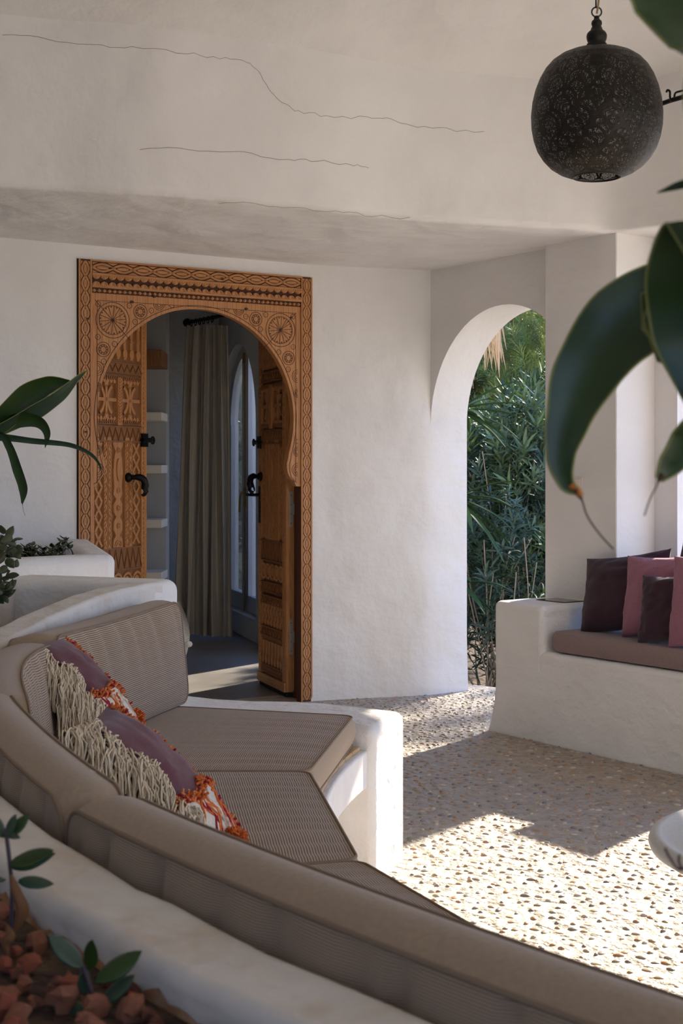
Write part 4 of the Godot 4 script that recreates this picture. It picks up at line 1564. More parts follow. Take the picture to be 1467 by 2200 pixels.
# ---------------------------------------------------------------- pendant lamp
func build_lamp() -> void:
	var z := 0.36 / 1122.0
	var c := Vector3(0.705, 0, -3.93)
	var y0 := EYE + (HZ - 0.0) * 3.93 / F            # height that the top of the frame shows
	var pxm := 3.93 / F / 4.0                          # one zoomed step
	var yy := func(v: float): return y0 - v * pxm
	var o := thing("pendant_lamp", Vector3(c.x, yy.call(1530.0), c.z), "dark perforated metal globe lamp hanging from the ceiling", "lamp")
	var prof := [[100, 432], [170, 437], [250, 452], [320, 482], [385, 528], [440, 590], [485, 668], [523, 765], [548, 870], [560, 985], [556, 1090], [538, 1190], [505, 1285], [455, 1365], [395, 1430], [320, 1480], [250, 1508], [205, 1522]]
	var cv := Curve2D.new()
	for q in prof: cv.add_point(Vector2(q[0], q[1]))
	var len := cv.get_baked_length()
	var nv := 330
	var nu := 760
	var ring := PackedVector2Array()
	for j in nv + 1: ring.append(cv.sample_baked(len * j / nv, true))
	var m := MB.new()
	var v := PackedVector3Array()
	var nn := PackedVector3Array()
	var ca := PackedVector2Array()
	for i in nu: ca.append(Vector2(cos(TAU * i / nu), sin(TAU * i / nu)))
	for j in nv + 1:
		var r := ring[j].x * pxm
		var h: float = yy.call(ring[j].y)
		var d := ring[mini(j + 1, nv)] - ring[maxi(j - 1, 0)]
		var sl := Vector2(d.y, d.x).normalized()      # outward normal (radial, up)
		for i in nu:
			v.append(Vector3(c.x + r * ca[i].x, h, c.z + r * ca[i].y))
			nn.append(Vector3(sl.x * ca[i].x, sl.y, sl.x * ca[i].y))
	m.v = v
	m.n = nn
	var uvz := PackedVector2Array()
	uvz.resize(v.size())
	m.uv = uvz
	# fish-scale fans of small holes, left solid along the edges of each fan
	var ix := PackedInt32Array()
	var scales := 14.0
	var rows := 9.0
	rng.seed = 5
	for j in nv:
		for i in nu:
			var hole := false
			if j > 8 and j < nv - 8 and j % 2 == 1 and i % 2 == 1:
				var row := floorf(float(j) / nv * rows)
				for back in [0.0, 1.0]:
					var rw: float = row - back + 1.0
					var fx := fposmod(float(i) / nu * scales + (0.5 if int(rw) % 2 else 0.0), 1.0) - 0.5
					var fy := rw - float(j) / nv * rows
					var rho := Vector2(fx * 2.0, fy * 1.02).length()
					if rho < 1.0 or back == 1.0:
						if rho < 0.84 and rho > 0.08:
							hole = int(rho * 22.0) % 6 != 0
						break
				if hole and rng.randf() < 0.12:
					hole = false
			if hole:
				continue
			var a := j * nu + i
			var b := j * nu + (i + 1) % nu
			ix.append(a); ix.append(b + nu); ix.append(b)
			ix.append(a); ix.append(a + nu); ix.append(b + nu)
	m.ix = ix
	part("shade", m, M.bronze, o, true)
	m = MB.new()
	m.lathe(PackedVector2Array([Vector2(200 * pxm, yy.call(1512.0)), Vector2(207 * pxm, yy.call(1516.0)), Vector2(207 * pxm, yy.call(1526.0)), Vector2(200 * pxm, yy.call(1528.0)), Vector2(200 * pxm, yy.call(1512.0))]), 48, Transform3D(Basis(), c))
	part("rim", m, M.bronze, o, true)
	var np := PackedVector2Array()
	for q in [[104, 438], [99, 428], [96, 421], [99, 417], [92, 411], [94, 405], [87, 399], [90, 393], [83, 387], [86, 381], [79, 374], [74, 364], [80, 352], [86, 330], [88, 308], [82, 288], [68, 272], [55, 264], [48, 245], [38, 225], [44, 214], [46, 200], [42, 182], [30, 172], [24, 164], [22, 140], [0, 138]]:
		np.append(Vector2(q[0] * pxm, yy.call(float(q[1]))))
	m = MB.new()
	m.lathe(np, 28, Transform3D(Basis(), c))
	part("neck", m, M.bronze, o, true)
	m = MB.new()
	var rp := PackedVector3Array()
	for i in 25: rp.append(Vector3(c.x + 42 * pxm * cos(TAU * i / 24.0), yy.call(103.0) + 42 * pxm * sin(TAU * i / 24.0), c.z))
	m.tube(rp, [7 * pxm], 8, false)
	part("ring", m, M.verdigris, o, true)
	m = MB.new()
	m.tube(PackedVector3Array([Vector3(c.x - 0.002, yy.call(70.0), c.z), Vector3(c.x - 0.002, 3.42, c.z)]), [0.0022], 6)
	part("hanging_wire", m, M.iron, o, true)
	m = MB.new()
	var y1: float = yy.call(120.0)
	m.tube(curve([Vector3(c.x, y1, c.z + 0.004), Vector3(c.x + 0.004, y1 + 0.03, c.z + 0.006), Vector3(c.x + 0.005, y1 + 0.06, c.z + 0.004), Vector3(c.x - 0.012, y1 + 0.052, c.z + 0.01), Vector3(c.x - 0.014, y1 + 0.075, c.z + 0.005), Vector3(c.x + 0.006, y1 + 0.14, c.z), Vector3(c.x, 3.42, c.z)], 8), [0.0032], 6)
	part("electric_cord", m, M.cordage, o, true)
	# socket inside, off in daylight
	m = MB.new()
	m.lathe(PackedVector2Array([Vector2(0, yy.call(430.0)), Vector2(0.02, yy.call(440.0)), Vector2(0.02, yy.call(560.0)), Vector2(0, yy.call(565.0))]), 14, Transform3D(Basis(), c))
	part("socket", m, M.iron, o, true)
	# iron rod with hooks reaching in from the right wall
	o = thing("iron_rod", W(1.98, 2.6, 4.7), "thin black iron rod with hooks behind the globe lamp", "rod")
	m = MB.new()
	m.tube(PackedVector3Array([px(1395, 232, 5.2), px(1440, 216, 5.1), px(1600, 170, 4.9), W(2.5, 2.72, 4.75)]), [0.009], 8)
	part("bar", m, M.iron, o, true)
	m = MB.new()
	var h0 := px(1440, 216, 5.1)
	m.tube(curve([h0 + Vector3(0, -0.006, 0.01), h0 + Vector3(-0.004, 0.012, 0.01), h0 + Vector3(-0.004, 0.03, 0.008), h0 + Vector3(-0.012, 0.036, 0.006), h0 + Vector3(-0.016, 0.028, 0.006)], 5), [0.004], 6)
	m.tube(curve([h0 + Vector3(0.012, 0.0, 0.01), h0 + Vector3(0.014, 0.022, 0.01), h0 + Vector3(0.03, 0.03, 0.01), h0 + Vector3(0.08, 0.04, 0.012)], 5), [0.004], 6)
	part("hook", m, M.iron, o, true)

# ---------------------------------------------------------------- plants
func strap(node: Node3D, pts: Array, half: Array, across: Vector3, m: Material, fold := 0.25, th := 0.0015, twist := 0.0, edge: Material = null, called := "leaf") -> MeshInstance3D:
	var sp := curve(pts, 8)
	var w := PackedFloat32Array()
	var ac := PackedVector3Array()
	for i in sp.size():
		var t := float(i) / (sp.size() - 1) * (half.size() - 1)
		var k := mini(int(t), half.size() - 2)
		var f := smoothstep(0.0, 1.0, t - k) * 0.5 + (t - k) * 0.5
		w.append(lerpf(half[k], half[k + 1], f))
		var dir := (sp[mini(i + 1, sp.size() - 1)] - sp[maxi(i - 1, 0)]).normalized()
		var base := across if across != Vector3.ZERO else dir.cross(Vector3.BACK).normalized()
		ac.append(base.rotated(dir, twist * (1.0 if across == Vector3.ZERO else float(i) / sp.size())))
	var mb := MB.new()
	mb.blade(sp, w, ac, fold, th, 9)
	var o := part(called, mb, m, node, true)
	if edge:
		for s in [-1.0, 1.0]:
			var e := PackedVector3Array()
			for i in sp.size():
				var t := (sp[mini(i + 1, sp.size() - 1)] - sp[maxi(i - 1, 0)]).normalized()
				var a := (ac[i] - t * ac[i].dot(t)).normalized()
				e.append(sp[i] + a * w[i] * s + a.cross(t).normalized() * w[i] * fold)
			mb = MB.new()
			mb.tube(e, [0.0011], 5)
			part("leaf_edge", mb, edge, node, true)
	return o

# fleshy leaf along +y, flat across z
func fleshy(len: float, wid: float, th: float, blunt := 0.8) -> ArrayMesh:
	var p := PackedVector3Array()
	for j in 9:
		var t := j / 8.0
		var w := wid * 0.5 * pow(sin(PI * pow(t, blunt) * 0.985 + 0.03), 0.75)
		for i in 9:
			var a := TAU * i / 8.0
			p.append(Vector3(cos(a) * w, t * len, sin(a) * th * 0.5 * (w / (wid * 0.5)) + 0.12 * len * t * t))
	var mb := MB.new()
	mb.grid(p, 9, 9, PackedVector2Array(), true)
	return mb.mesh()

func aim(dir: Vector3, face: Vector3, at: Vector3, s := 1.0) -> Transform3D:
	var y := dir.normalized()
	var z := (face - y * face.dot(y)).normalized()
	return Transform3D(Basis(y.cross(z), y, z).scaled_local(Vector3.ONE * s), at)

func build_plants() -> void:
	# --- strap-leaved plant close to the lens on the right, rooted in the trough
	var root := W(0.50, 0.70, 0.52)
	var o := thing("strap_leaf_plant", root, "big strap-leaved plant drooping into the picture on the right", "plant")
	var m := MB.new()
	m.tube(curve([root, W(0.49, 1.0, 0.55), W(0.47, 1.35, 0.60), W(0.46, 1.55, 0.63)], 5), [0.025, 0.022, 0.02, 0.018, 0.015], 10)
	part("stem", m, M.bark, o, true)
	var crown := W(0.465, 1.50, 0.62)
	var D := 1.12
	strap(o, [crown, px(1560, 690, 1.02), px(1450, 655, 1.10), px(1345, 700, D), px(1262, 805, D), px(1222, 905, D), px(1206, 980, D), px(1216, 1035, D), px(1240, 1057, D)], [0.012, 0.030, 0.034, 0.033, 0.026, 0.017, 0.011, 0.006, 0.002], Vector3.ZERO, M.leaf_near, 0.28, 0.001, 0.35, M.leaf_edge)
	m = MB.new()
	m.tube(curve([px(1236, 1050, D), px(1250, 1075, D), px(1262, 1110, D), px(1290, 1150, D), px(1318, 1180, D)], 5), [0.0035, 0.0028, 0.0026, 0.0022, 0.0016, 0.0008], 6)
	part("dry_tip", m, M.dry_dark, o, true)
	m = MB.new()
	m.tube(curve([px(1226, 1040, D), px(1240, 1053, D), px(1246, 1066, D)], 4), [0.0042, 0.0040, 0.0030], 6)
	part("leaf_tip", m, M.tip, o, true)
	strap(o, [crown, px(1640, 420, 0.80), px(1545, 470, 0.92), px(1492, 590, 0.98), px(1486, 710, 1.0), px(1512, 830, 1.0), px(1550, 930, 1.0)], [0.012, 0.024, 0.031, 0.032, 0.027, 0.017, 0.003], Vector3.ZERO, M.leaf_near, 0.22, 0.001, 0.3, M.leaf_edge)
	strap(o, [crown, px(1660, 820, 0.85), px(1560, 870, 1.0), px(1490, 930, 1.05), px(1440, 990, 1.06), px(1414, 1030, 1.06)], [0.012, 0.018, 0.020, 0.017, 0.011, 0.003], Vector3.ZERO, M.leaf_near, 0.28, 0.001, -0.4, M.leaf_edge)
	m = MB.new()
	m.tube(curve([px(1420, 1018, 1.06), px(1410, 1045, 1.06), px(1397, 1070, 1.06), px(1384, 1108, 1.06)], 5), [0.0042, 0.0040, 0.0024, 0.0012, 0.0006], 6)
	part("dry_tip", m, M.dry_dark, o, true)
	strap(o, [crown, px(1640, 260, 0.85), px(1525, 140, 0.95), px(1435, 28, 1.0), px(1365, -75, 1.0), px(1295, -160, 1.0)], [0.012, 0.022, 0.026, 0.027, 0.020, 0.003], Vector3.ZERO, M.leaf_near, 0.24, 0.001, 0.3, M.leaf_edge)
	strap(o, [crown, px(1600, 395, 0.95), px(1530, 385, 1.0), px(1460, 398, 1.02), px(1412, 414, 1.02)], [0.008, 0.008, 0.006, 0.003, 0.0005], Vector3(0.1, 0.98, 0.2), M.leaf_near, 0.2, 0.001)
	m = MB.new()
	m.tube(curve([px(1600, 1760, 1.02), px(1500, 1840, 1.02), px(1462, 1868, 1.02), px(1440, 1845, 1.02), px(1428, 1822, 1.02)], 5), [0.0022, 0.002, 0.0018, 0.0014, 0.001], 6)
	m.tube(curve([px(1464, 1868, 1.02), px(1458, 1850, 1.02), px(1460, 1836, 1.02)], 4), [0.0018, 0.0014, 0.001], 6)
	m.tube(curve([W(0.50, 0.72, 0.55), W(0.45, 0.90, 0.80), px(1600, 1760, 1.02)], 5), [0.003, 0.0026, 0.0022], 6)
	part("dry_twig", m, M.dry_dark, o, true)
	# --- strap-leaved plant on the left, rooted in the trough behind the sofa
	D = 4.15
	root = W(-1.135, 0.56, 4.15)
	o = thing("strap_leaf_plant", root, "strap-leaved plant reaching in from the left edge toward the carved door", "plant")
	m = MB.new()
	m.tube(curve([root, W(-1.13, 0.9, 4.15), W(-1.11, 1.2, 4.15), px(-60, 950, D)], 5), [0.03, 0.026, 0.022, 0.018], 10)
	part("stem", m, M.bark, o, true)
	crown = px(-60, 945, D)
	strap(o, [crown, px(0, 905, D), px(60, 850, D), px(105, 825, D), px(150, 818, D)], [0.02, 0.034, 0.038, 0.026, 0.002], Vector3.ZERO, M.leaf_dark, 0.3, 0.001, 0.4, M.leaf_edge)
	strap(o, [crown, px(10, 915, D), px(75, 880, D), px(125, 848, D), px(165, 812, D), px(186, 796, D)], [0.012, 0.020, 0.026, 0.020, 0.008, 0.0008], Vector3.ZERO, M.leaf_blue, 0.5, 0.001, 0.7, M.leaf_edge)
	strap(o, [crown, px(0, 915, D), px(45, 900, D), px(85, 905, D), px(103, 930, D), px(97, 962, D)], [0.012, 0.020, 0.024, 0.020, 0.014, 0.001], Vector3.ZERO, M.leaf_dark, 0.35, 0.001, 0.5)
	strap(o, [crown, px(0, 938, D), px(70, 946, D), px(150, 955, D), px(195, 975, D), px(214, 998, D), px(216, 1012, D)], [0.010, 0.012, 0.010, 0.008, 0.006, 0.004, 0.0006], Vector3.ZERO, M.leaf_blue, 0.4, 0.001, 0.5)
	strap(o, [crown, px(0, 935, D), px(22, 960, D), px(40, 1010, D), px(52, 1050, D), px(48, 1082, D)], [0.010, 0.012, 0.014, 0.017, 0.016, 0.003], Vector3.ZERO, M.leaf_dark, 0.35, 0.001, 0.4)
	m = MB.new()
	m.tube(curve([px(48, 1080, D), px(50, 1095, D), px(54, 1108, D)], 4), [0.002, 0.0014, 0.0006], 5)
	part("dry_tip", m, M.dry, o, true)
	# --- two young succulents in the foreground trough
	var lm := fleshy(0.052, 0.025, 0.004, 0.9)
	var sets := [
		["young succulent with purple stem at the left edge of the foreground planter", px(22, 2035, 1.42), px(12, 1780, 1.42),
			[[[18, 1860], [60, 1842], [122, 1842], 1.0], [[18, 1855], [60, 1820], [120, 1836], 0.98], [[12, 1800], [48, 1770], [66, 1752], 0.9], [[10, 1800], [30, 1775], [40, 1750], 0.85], [[38, 1895], [70, 1905], [100, 1902], 0.75], [[40, 1890], [80, 1900], [114, 1905], 0.7], [[8, 1800], [-10, 1770], [-30, 1745], 0.9], [[14, 1890], [-5, 1888], [-30, 1890], 0.9], [[12, 1790], [20, 1790], [44, 1805], 0.7]]],
		["young succulent with purple stem in the middle of the foreground planter", px(203, 2215, 1.27), px(178, 2075, 1.27),
			[[[178, 2078], [140, 2050], [100, 2012], 1.15], [[190, 2085], [200, 2050], [204, 2015], 0.9], [[205, 2110], [250, 2072], [308, 2050], 1.25], [[215, 2155], [250, 2125], [296, 2100], 1.1], [[180, 2080], [175, 2105], [178, 2135], 0.75], [[195, 2170], [160, 2162], [115, 2168], 0.95], [[205, 2190], [235, 2175], [255, 2200], 0.8]]]]
	for s in sets:
		o = thing("succulent", s[1], s[0], "plant", "young succulents in the foreground planter")
		m = MB.new()
		m.tube(curve([s[1], (s[1] + s[2]) * 0.5 + Vector3(0.004, 0, 0), s[2]], 5), [0.0042, 0.0038, 0.003, 0.0022], 8)
		part("stem", m, M.stem, o, true)
		var d: float = -s[1].z
		rng.seed = 8
		for q in s[3]:
			var a := px(q[0][0], q[0][1], d)
			var b := px(q[2][0], q[2][1], d + rng.randf_range(-0.012, 0.018))
			var t := aim(b - a, Vector3(rng.randf_range(-0.3, 0.3), 0.85, 0.55), a, (b - a).length() / 0.052)
			inst("leaf", lm, M.leaf_blue if rng.randf() < 0.5 else M.leaf_dark, o, o.global_transform.affine_inverse() * t)
	o = get_node("succulent")
	strap(o, [px(22, 1880, 1.415), px(30, 1920, 1.405), px(40, 1960, 1.405), px(30, 2000, 1.41)], [0.002, 0.006, 0.008, 0.002], Vector3(0.9, 0, 0.4), M.dry, 0.9, 0.001, 0.0, null, "dead_leaf")
	strap(o, [px(15, 1990, 1.41), px(18, 2010, 1.40), px(8, 2030, 1.40), px(18, 2055, 1.40)], [0.002, 0.006, 0.006, 0.002], Vector3(0.9, 0.2, 0.4), M.dry, 0.5, 0.001, 0.0, null, "dead_leaf")
	# --- jade plant hanging at the left edge, rooted in the trough
	root = W(-1.10, 0.58, 4.45)
	o = thing("jade_plant", root, "grey-green jade plant hanging over the trough at the left edge", "plant")
	var jm := fleshy(0.05, 0.030, 0.008, 0.75)
	rng.seed = 21
	D = 4.45
	var stems := [[[-40, 1300], [-10, 1270], [8, 1250], [20, 1225]], [[-40, 1300], [-15, 1230], [10, 1190], [30, 1165]], [[-40, 1300], [-20, 1290], [4, 1275], [14, 1262]], [[-40, 1300], [-30, 1200], [-8, 1170], [5, 1160]]]
	for s in stems:
		var pts := [root]
		for q in s: pts.append(px(q[0], q[1], D))
		m = MB.new()
		m.tube(curve(pts, 4), [0.010, 0.009, 0.008, 0.006, 0.005, 0.004], 7)
		part("branch", m, M.bark, o, true)
		for k in 17:
			var q: Array = s[1 + (k % 3)]
			var a := px(q[0] + rng.randf_range(-14, 14), q[1] + rng.randf_range(-14, 14), D + rng.randf_range(-0.05, 0.03))
			var d := Vector3(rng.randf_range(-1, 1), rng.randf_range(-0.8, 0.7), rng.randf_range(-0.4, 0.8))
			inst("leaf", jm, M.jade, o, o.global_transform.affine_inverse() * aim(d, Vector3(rng.randf_range(-0.5, 0.5), 0.6, 0.7), a, rng.randf_range(0.6, 1.0)))

func build_planter_box() -> void:
	var o := thing("planter_box", W(-1.3, 0, 6.0), "raised white plaster planter box against the wall left of the door", "planter")
	var m := MB.new()
	# right side from the wall to the front corner, then the front going left
	var a := Vector2(-1.24, 7.0)
	var b := Vector2(-0.905, 5.70)
	var c := Vector2(-2.0, 4.70)
	for q in [[a, b, "side_wall"], [b, c, "front_wall"]]:
		m = MB.new()
		var d: Vector2 = q[1] - q[0]
		var l := d.length()
		d /= l
		var n := Vector2(d.y, -d.x)        # towards the inside (left, away)
		if n.dot(Vector2(-1.6, 6.0) - q[0]) < 0: n = -n
		var e0: Vector2 = q[0]
		m.rbox(Vector3(0.0 if q[2] == "front_wall" else -0.02, -0.05, 0.0), Vector3(l, 0.90, 0.125), 0.038, Vector3i(6, 3, 1), func(p: Vector3):
			var w: Vector2 = e0 + d * p.x + n * (p.z + 0.02 * (1.0 - p.y / 0.9))
			return W(w.x, p.y, w.y))
		part(q[2], m, M.plaster_smooth, o, true)
	m = MB.new()
	var poly := PackedVector2Array([Vector2(-0.98, 5.76), Vector2(-1.30, 6.86), Vector2(-2.6, 6.0), Vector2(-2.0, 4.80)])
	m.prism(poly, 0.0, 0.3, Transform3D(Basis(Vector3.RIGHT, -PI / 2), Vector3(0, 0.53, 0)))
	part("soil", m, M.earth, o, true)
	# low creeping succulent growing in it
	var g := thing("creeping_succulent", W(-1.33, 0.83, 5.85), "low dark green succulent spreading in the raised planter box", "plant")
	rng.seed = 44
	var lm := fleshy(0.034, 0.020, 0.005, 0.75)
	for k in 26:
		var base := W(-1.33 + rng.randf_range(-0.20, 0.22), 0.828, 5.72 + rng.randf_range(-0.02, 0.38))
		var tip := base + Vector3(rng.randf_range(-0.05, 0.06), rng.randf_range(0.05, 0.125), rng.randf_range(-0.04, 0.05))
		m = MB.new()
		m.tube(PackedVector3Array([base, (base + tip) * 0.5 + Vector3(0.01, 0, 0), tip]), [0.003, 0.0026, 0.002], 5)
		part("stem", m, M.stem, g, true)
		for i in 9:
			var an := i * 2.4 + k
			var d := Vector3(cos(an), 0.3 + 0.3 * rng.randf(), sin(an))
			inst("leaf", lm, M.sedum if i % 3 else M.jade, g, g.global_transform.affine_inverse() * aim(d, Vector3(0.1, 1, 0.2), base.lerp(tip, 0.55 + 0.05 * i), rng.randf_range(0.75, 1.1)))

func build_stones() -> void:
	rng.seed = 99
	var kinds := []
	for k in 5:
		var ico := [Vector3(0, 1, 0.1)]
		var p := PackedVector3Array()
		var dirs := []
		for j in 5:
			for i in 9:
				var th := PI * j / 4.0
				var ph := -TAU * (i % 8) / 8.0
				var key := "%d_%d" % [j, (i % 8) if j > 0 and j < 4 else 0]
				rng.seed = hash(key) + k * 31
				var r := rng.randf_range(0.58, 1.22)
				p.append(Vector3(sin(th) * cos(ph), cos(th) * 0.8, sin(th) * sin(ph)) * r)
		var mb := MB.new()
		for j in 4:
			for i in 8:
				var a := j * 9 + i
				if j > 0: mb.tri(p[a], p[a + 1], p[a + 10])
				if j < 3: mb.tri(p[a], p[a + 10], p[a + 9])
		kinds.append(mb.mesh())
	rng.seed = 101
	var cnt := 0
	for t in 520:
		var ph := rng.randf_range(-47.0, -22.0)
		var r := rng.randf_range(3.585, 3.86)
		var s := rng.randf_range(0.007, 0.0175)
		var q := arc(ph, r, 0.760 + s * 0.45 + rng.randf_range(0.0, 0.010))
		var u := 733.5 + F * q.x / -q.z
		var v := HZ + F * (EYE - q.y) / -q.z
		if u < -40 or u > 480 or v > 2240 or v < 1880 or cnt >= 270:
			continue
		var o := inst("lava_stone", kinds[rng.randi() % 5], M.lava[rng.randi() % 4], self, Transform3D(Basis.from_euler(Vector3(rng.randf() * TAU, rng.randf() * TAU, rng.randf() * TAU)).scaled_local(Vector3(s, s * rng.randf_range(0.7, 1.0), s)), q))
		tag(o, "rust-brown lava stone in the gravel of the foreground planter", "stone", "lava stones in the foreground planter")
		cnt += 1

# ---------------------------------------------------------------- table at the right edge
func build_table() -> void:
	var c := W(1.085, 0, 3.08)
	var o := thing("round_table", c, "white round table with a thick rolled rim at the right edge", "table")
	var m := MB.new()
	var pr := PackedVector2Array([Vector2(0, 0.428), Vector2(0.36, 0.430), Vector2(0.385, 0.440), Vector2(0.397, 0.440), Vector2(0.408, 0.434), Vector2(0.412, 0.422), Vector2(0.408, 0.410), Vector2(0.392, 0.400), Vector2(0.36, 0.395), Vector2(0, 0.395)])
	m.lathe(pr, 64)
	part("top", m, M.table, o)
	for i in 3:
		var a := TAU * i / 3.0 + 0.4
		m = MB.new()
		m.tube(PackedVector3Array([Vector3(cos(a) * 0.16, 0.398, sin(a) * 0.16), Vector3(cos(a) * 0.24, 0.0, sin(a) * 0.24)]), [0.022, 0.016], 10)
		part("leg", m, M.table, o)
	o = thing("ashtray", c + Vector3(-0.28, 0.43, 0.02), "small dark dish on the white round table", "dish")
	m = MB.new()
	m.lathe(PackedVector2Array([Vector2(0, 0), Vector2(0.035, 0), Vector2(0.045, 0.012), Vector2(0.042, 0.013), Vector2(0.033, 0.004), Vector2(0, 0.004)]), 24)
	part("bowl", m, M.verdigris, o)

# ---------------------------------------------------------------- things inside the room
func build_room() -> void:
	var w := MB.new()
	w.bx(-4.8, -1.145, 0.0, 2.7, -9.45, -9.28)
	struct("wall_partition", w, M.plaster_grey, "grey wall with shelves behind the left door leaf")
	for q in [[1.57, "white wall shelf inside the room, uppermost of the white ones"], [1.235, "white wall shelf inside the room, second from the top"], [0.89, "white wall shelf inside the room, third from the top"], [0.555, "white wall shelf inside the room, lowest"]]:
		var m := MB.new()
		m.rbox(Vector3(-2.4, q[0] - 0.027, -9.29), Vector3(-1.135, q[0] + 0.027, -9.0), 0.006, Vector3i(1, 1, 1), same)
		var s := part("wall_shelf", m, M.plate, self)
		tag(s, q[1], "shelf", "white wall shelves inside the room")
	var b := MB.new()
	b.rbox(Vector3(-2.4, 1.885, -9.29), Vector3(-1.135, 1.99, -8.98), 0.006, Vector3i(1, 1, 1), same)
	tag(part("beam_shelf", b, M.wood_dark, self), "dark wooden beam shelf above the white shelves inside", "shelf")
	# curtain on its rod
	var o := thing("curtain_rod", W(-1.05, 2.31, 10.2), "black curtain rod with a round finial above the window", "rod")
	var a := px(402, 693, 10.35)
	var e := px(575, 660, 9.25)
	var m := MB.new()
	m.tube(PackedVector3Array([a, e]), [0.014], 10)
	part("bar", m, M.iron, o, true)
	m = MB.new()
	m.lathe(PackedVector2Array([Vector2(0, 0.032), Vector2(0.018, 0.027), Vector2(0.03, 0.012), Vector2(0.032, 0), Vector2(0.03, -0.012), Vector2(0.018, -0.027), Vector2(0, -0.032)]), 16, Transform3D(Basis(), a))
	part("finial", m, M.iron, o, true)
	var cu := thing("linen_curtain", W(-1.0, 0.03, 10.3), "long pleated linen curtain hanging beside the arched window", "curtain")
	var p := PackedVector3Array()
	var rows := 22
	var cols := 150
	for j in rows:
		var t := j / float(rows - 1)
		for i in cols:
			var f := i / float(cols - 1)
			var ul := lerpf(401, 376, pow(t, 0.7))
			var ur := lerpf(489, 501, t)
			var vt := lerpf(699, 1362 + 7 * f, t)
			var fold := sin(f * 31.0 + 1.2 * sin(f * 9.0)) * (0.030 + 0.018 * t) + 0.014 * sin(f * 67.0 + t * 2.0)
			var q := px(lerpf(ul, ur, f), vt, 10.33 - 0.10 * f)
			p.append(q + Vector3(0.012 * sin(t * 5.0 + f * 20.0) * t, 0, fold))
	m = MB.new()
	m.grid(p, cols, rows)
	part("cloth", m, M.linen, cu, true)
	for i in 6:
		m = MB.new()
		var c := a.lerp(e, 0.06 + i * 0.055)
		var rp := PackedVector3Array()
		for k in 15: rp.append(c + Vector3(0.010 * cos(TAU * k / 14.0), 0.024 * sin(TAU * k / 14.0) - 0.008, 0.022 * cos(TAU * k / 14.0)))
		m.tube(rp, [0.004], 6, false)
		part("ring", m, M.iron, cu, true)
	# knitted throw over the far end of the trough
	o = thing("knitted_throw", arc(23.1, 3.55, 0.55), "beige knitted throw hanging over the far end of the trough", "throw")
	p = PackedVector3Array()
	for side in [0.0, 0.014]:
		for j in 14:
			for i in 10:
				var t := j / 13.0
				var f := i / 9.0
				p.append(arc(23.0 + side * 20.0 + 0.35 * sin(f * 7.0 + t * 3.0) + 0.5 * sin(t * PI), 3.50 - 0.012 * sin(t * 2.6) + f * 0.2, lerpf(0.79, 0.56 + 0.03 * sin(f * 9.0), t)))
	m = MB.new()
	m.grid(p.slice(0, 140), 10, 14)
	m.grid(p.slice(140), 10, 14)
	part("cloth", m, M.linen, o, true)
	m = MB.new()
	m.lathe(PackedVector2Array([Vector2(0, 0.012), Vector2(0.012, 0.008), Vector2(0.016, 0), Vector2(0.012, -0.008), Vector2(0, -0.012)]), 12, Transform3D(Basis(), arc(23.9, 3.487, 0.64)))
	part("button", m, M.linen, o, true)

# ---------------------------------------------------------------- garden
func spray(leaves: int, len: float, wid: float, twig: float, sd: int, droop := 0.0) -> ArrayMesh:
	rng.seed = sd
	var mb := MB.new()
	for i in leaves:
		var t := float(i) / leaves
		var at := Vector3(0, twig * t, 0)
		var a := i * 2.4 + rng.randf_range(-0.3, 0.3)
		var up := lerpf(0.15, 1.3, t) + rng.randf_range(-0.2, 0.2)
		var d := Vector3(cos(a), up, sin(a)).normalized()
		var side := d.cross(Vector3.UP).normalized()
		var l := len * rng.randf_range(0.75, 1.15)
		var p := PackedVector3Array()
		for k in 4:
			var f := k / 3.0
			var w: float = wid * [0.25, 1.0, 0.8, 0.05][k] * 0.5
			var c := at + d * l * f + Vector3(0, -droop * l * f * f, 0)
			var lift: Vector3 = side.cross(d).normalized() * w * 0.35
			p.append(c - side * w + lift); p.append(c); p.append(c + side * w + lift)
		mb.grid(p, 3, 4)
	return mb.mesh()

func scatter(node: Node3D, called: String, mesh_: Mesh, count: int, at: Callable, cols: Array, sd: int, s0: float, s1: float, lean := 0.9) -> void:
	rng.seed = sd
	var mm := MultiMesh.new()
	mm.transform_format = MultiMesh.TRANSFORM_3D
	mm.use_colors = true
	mm.mesh = mesh_
	mm.instance_count = count
	for i in count:
		var p: Vector3 = at.call()
		var y := Vector3(rng.randf_range(-lean, lean), 1.0, rng.randf_range(-lean, lean) + 0.15).normalized()
		var x := y.cross(Vector3(rng.randf_range(-1, 1), 0.1, rng.randf_range(-1, 1))).normalized()
		var t := Transform3D(Basis(x, y, x.cross(y)).scaled_local(Vector3.ONE * rng.randf_range(s0, s1)), p - node.position)
		mm.set_instance_transform(i, t)
		var c: Color = cols[rng.randi() % cols.size()]
		var f := rng.randf_range(0.8, 1.25)
		mm.set_instance_color(i, Color(c.r * f, c.g * f, c.b * f).srgb_to_linear())
	var o := MultiMeshInstance3D.new()
	o.name = called
	o.multimesh = mm
	o.material_override = M.foliage
	o.set_meta("kind", "stuff")
	node.add_child(o, true)

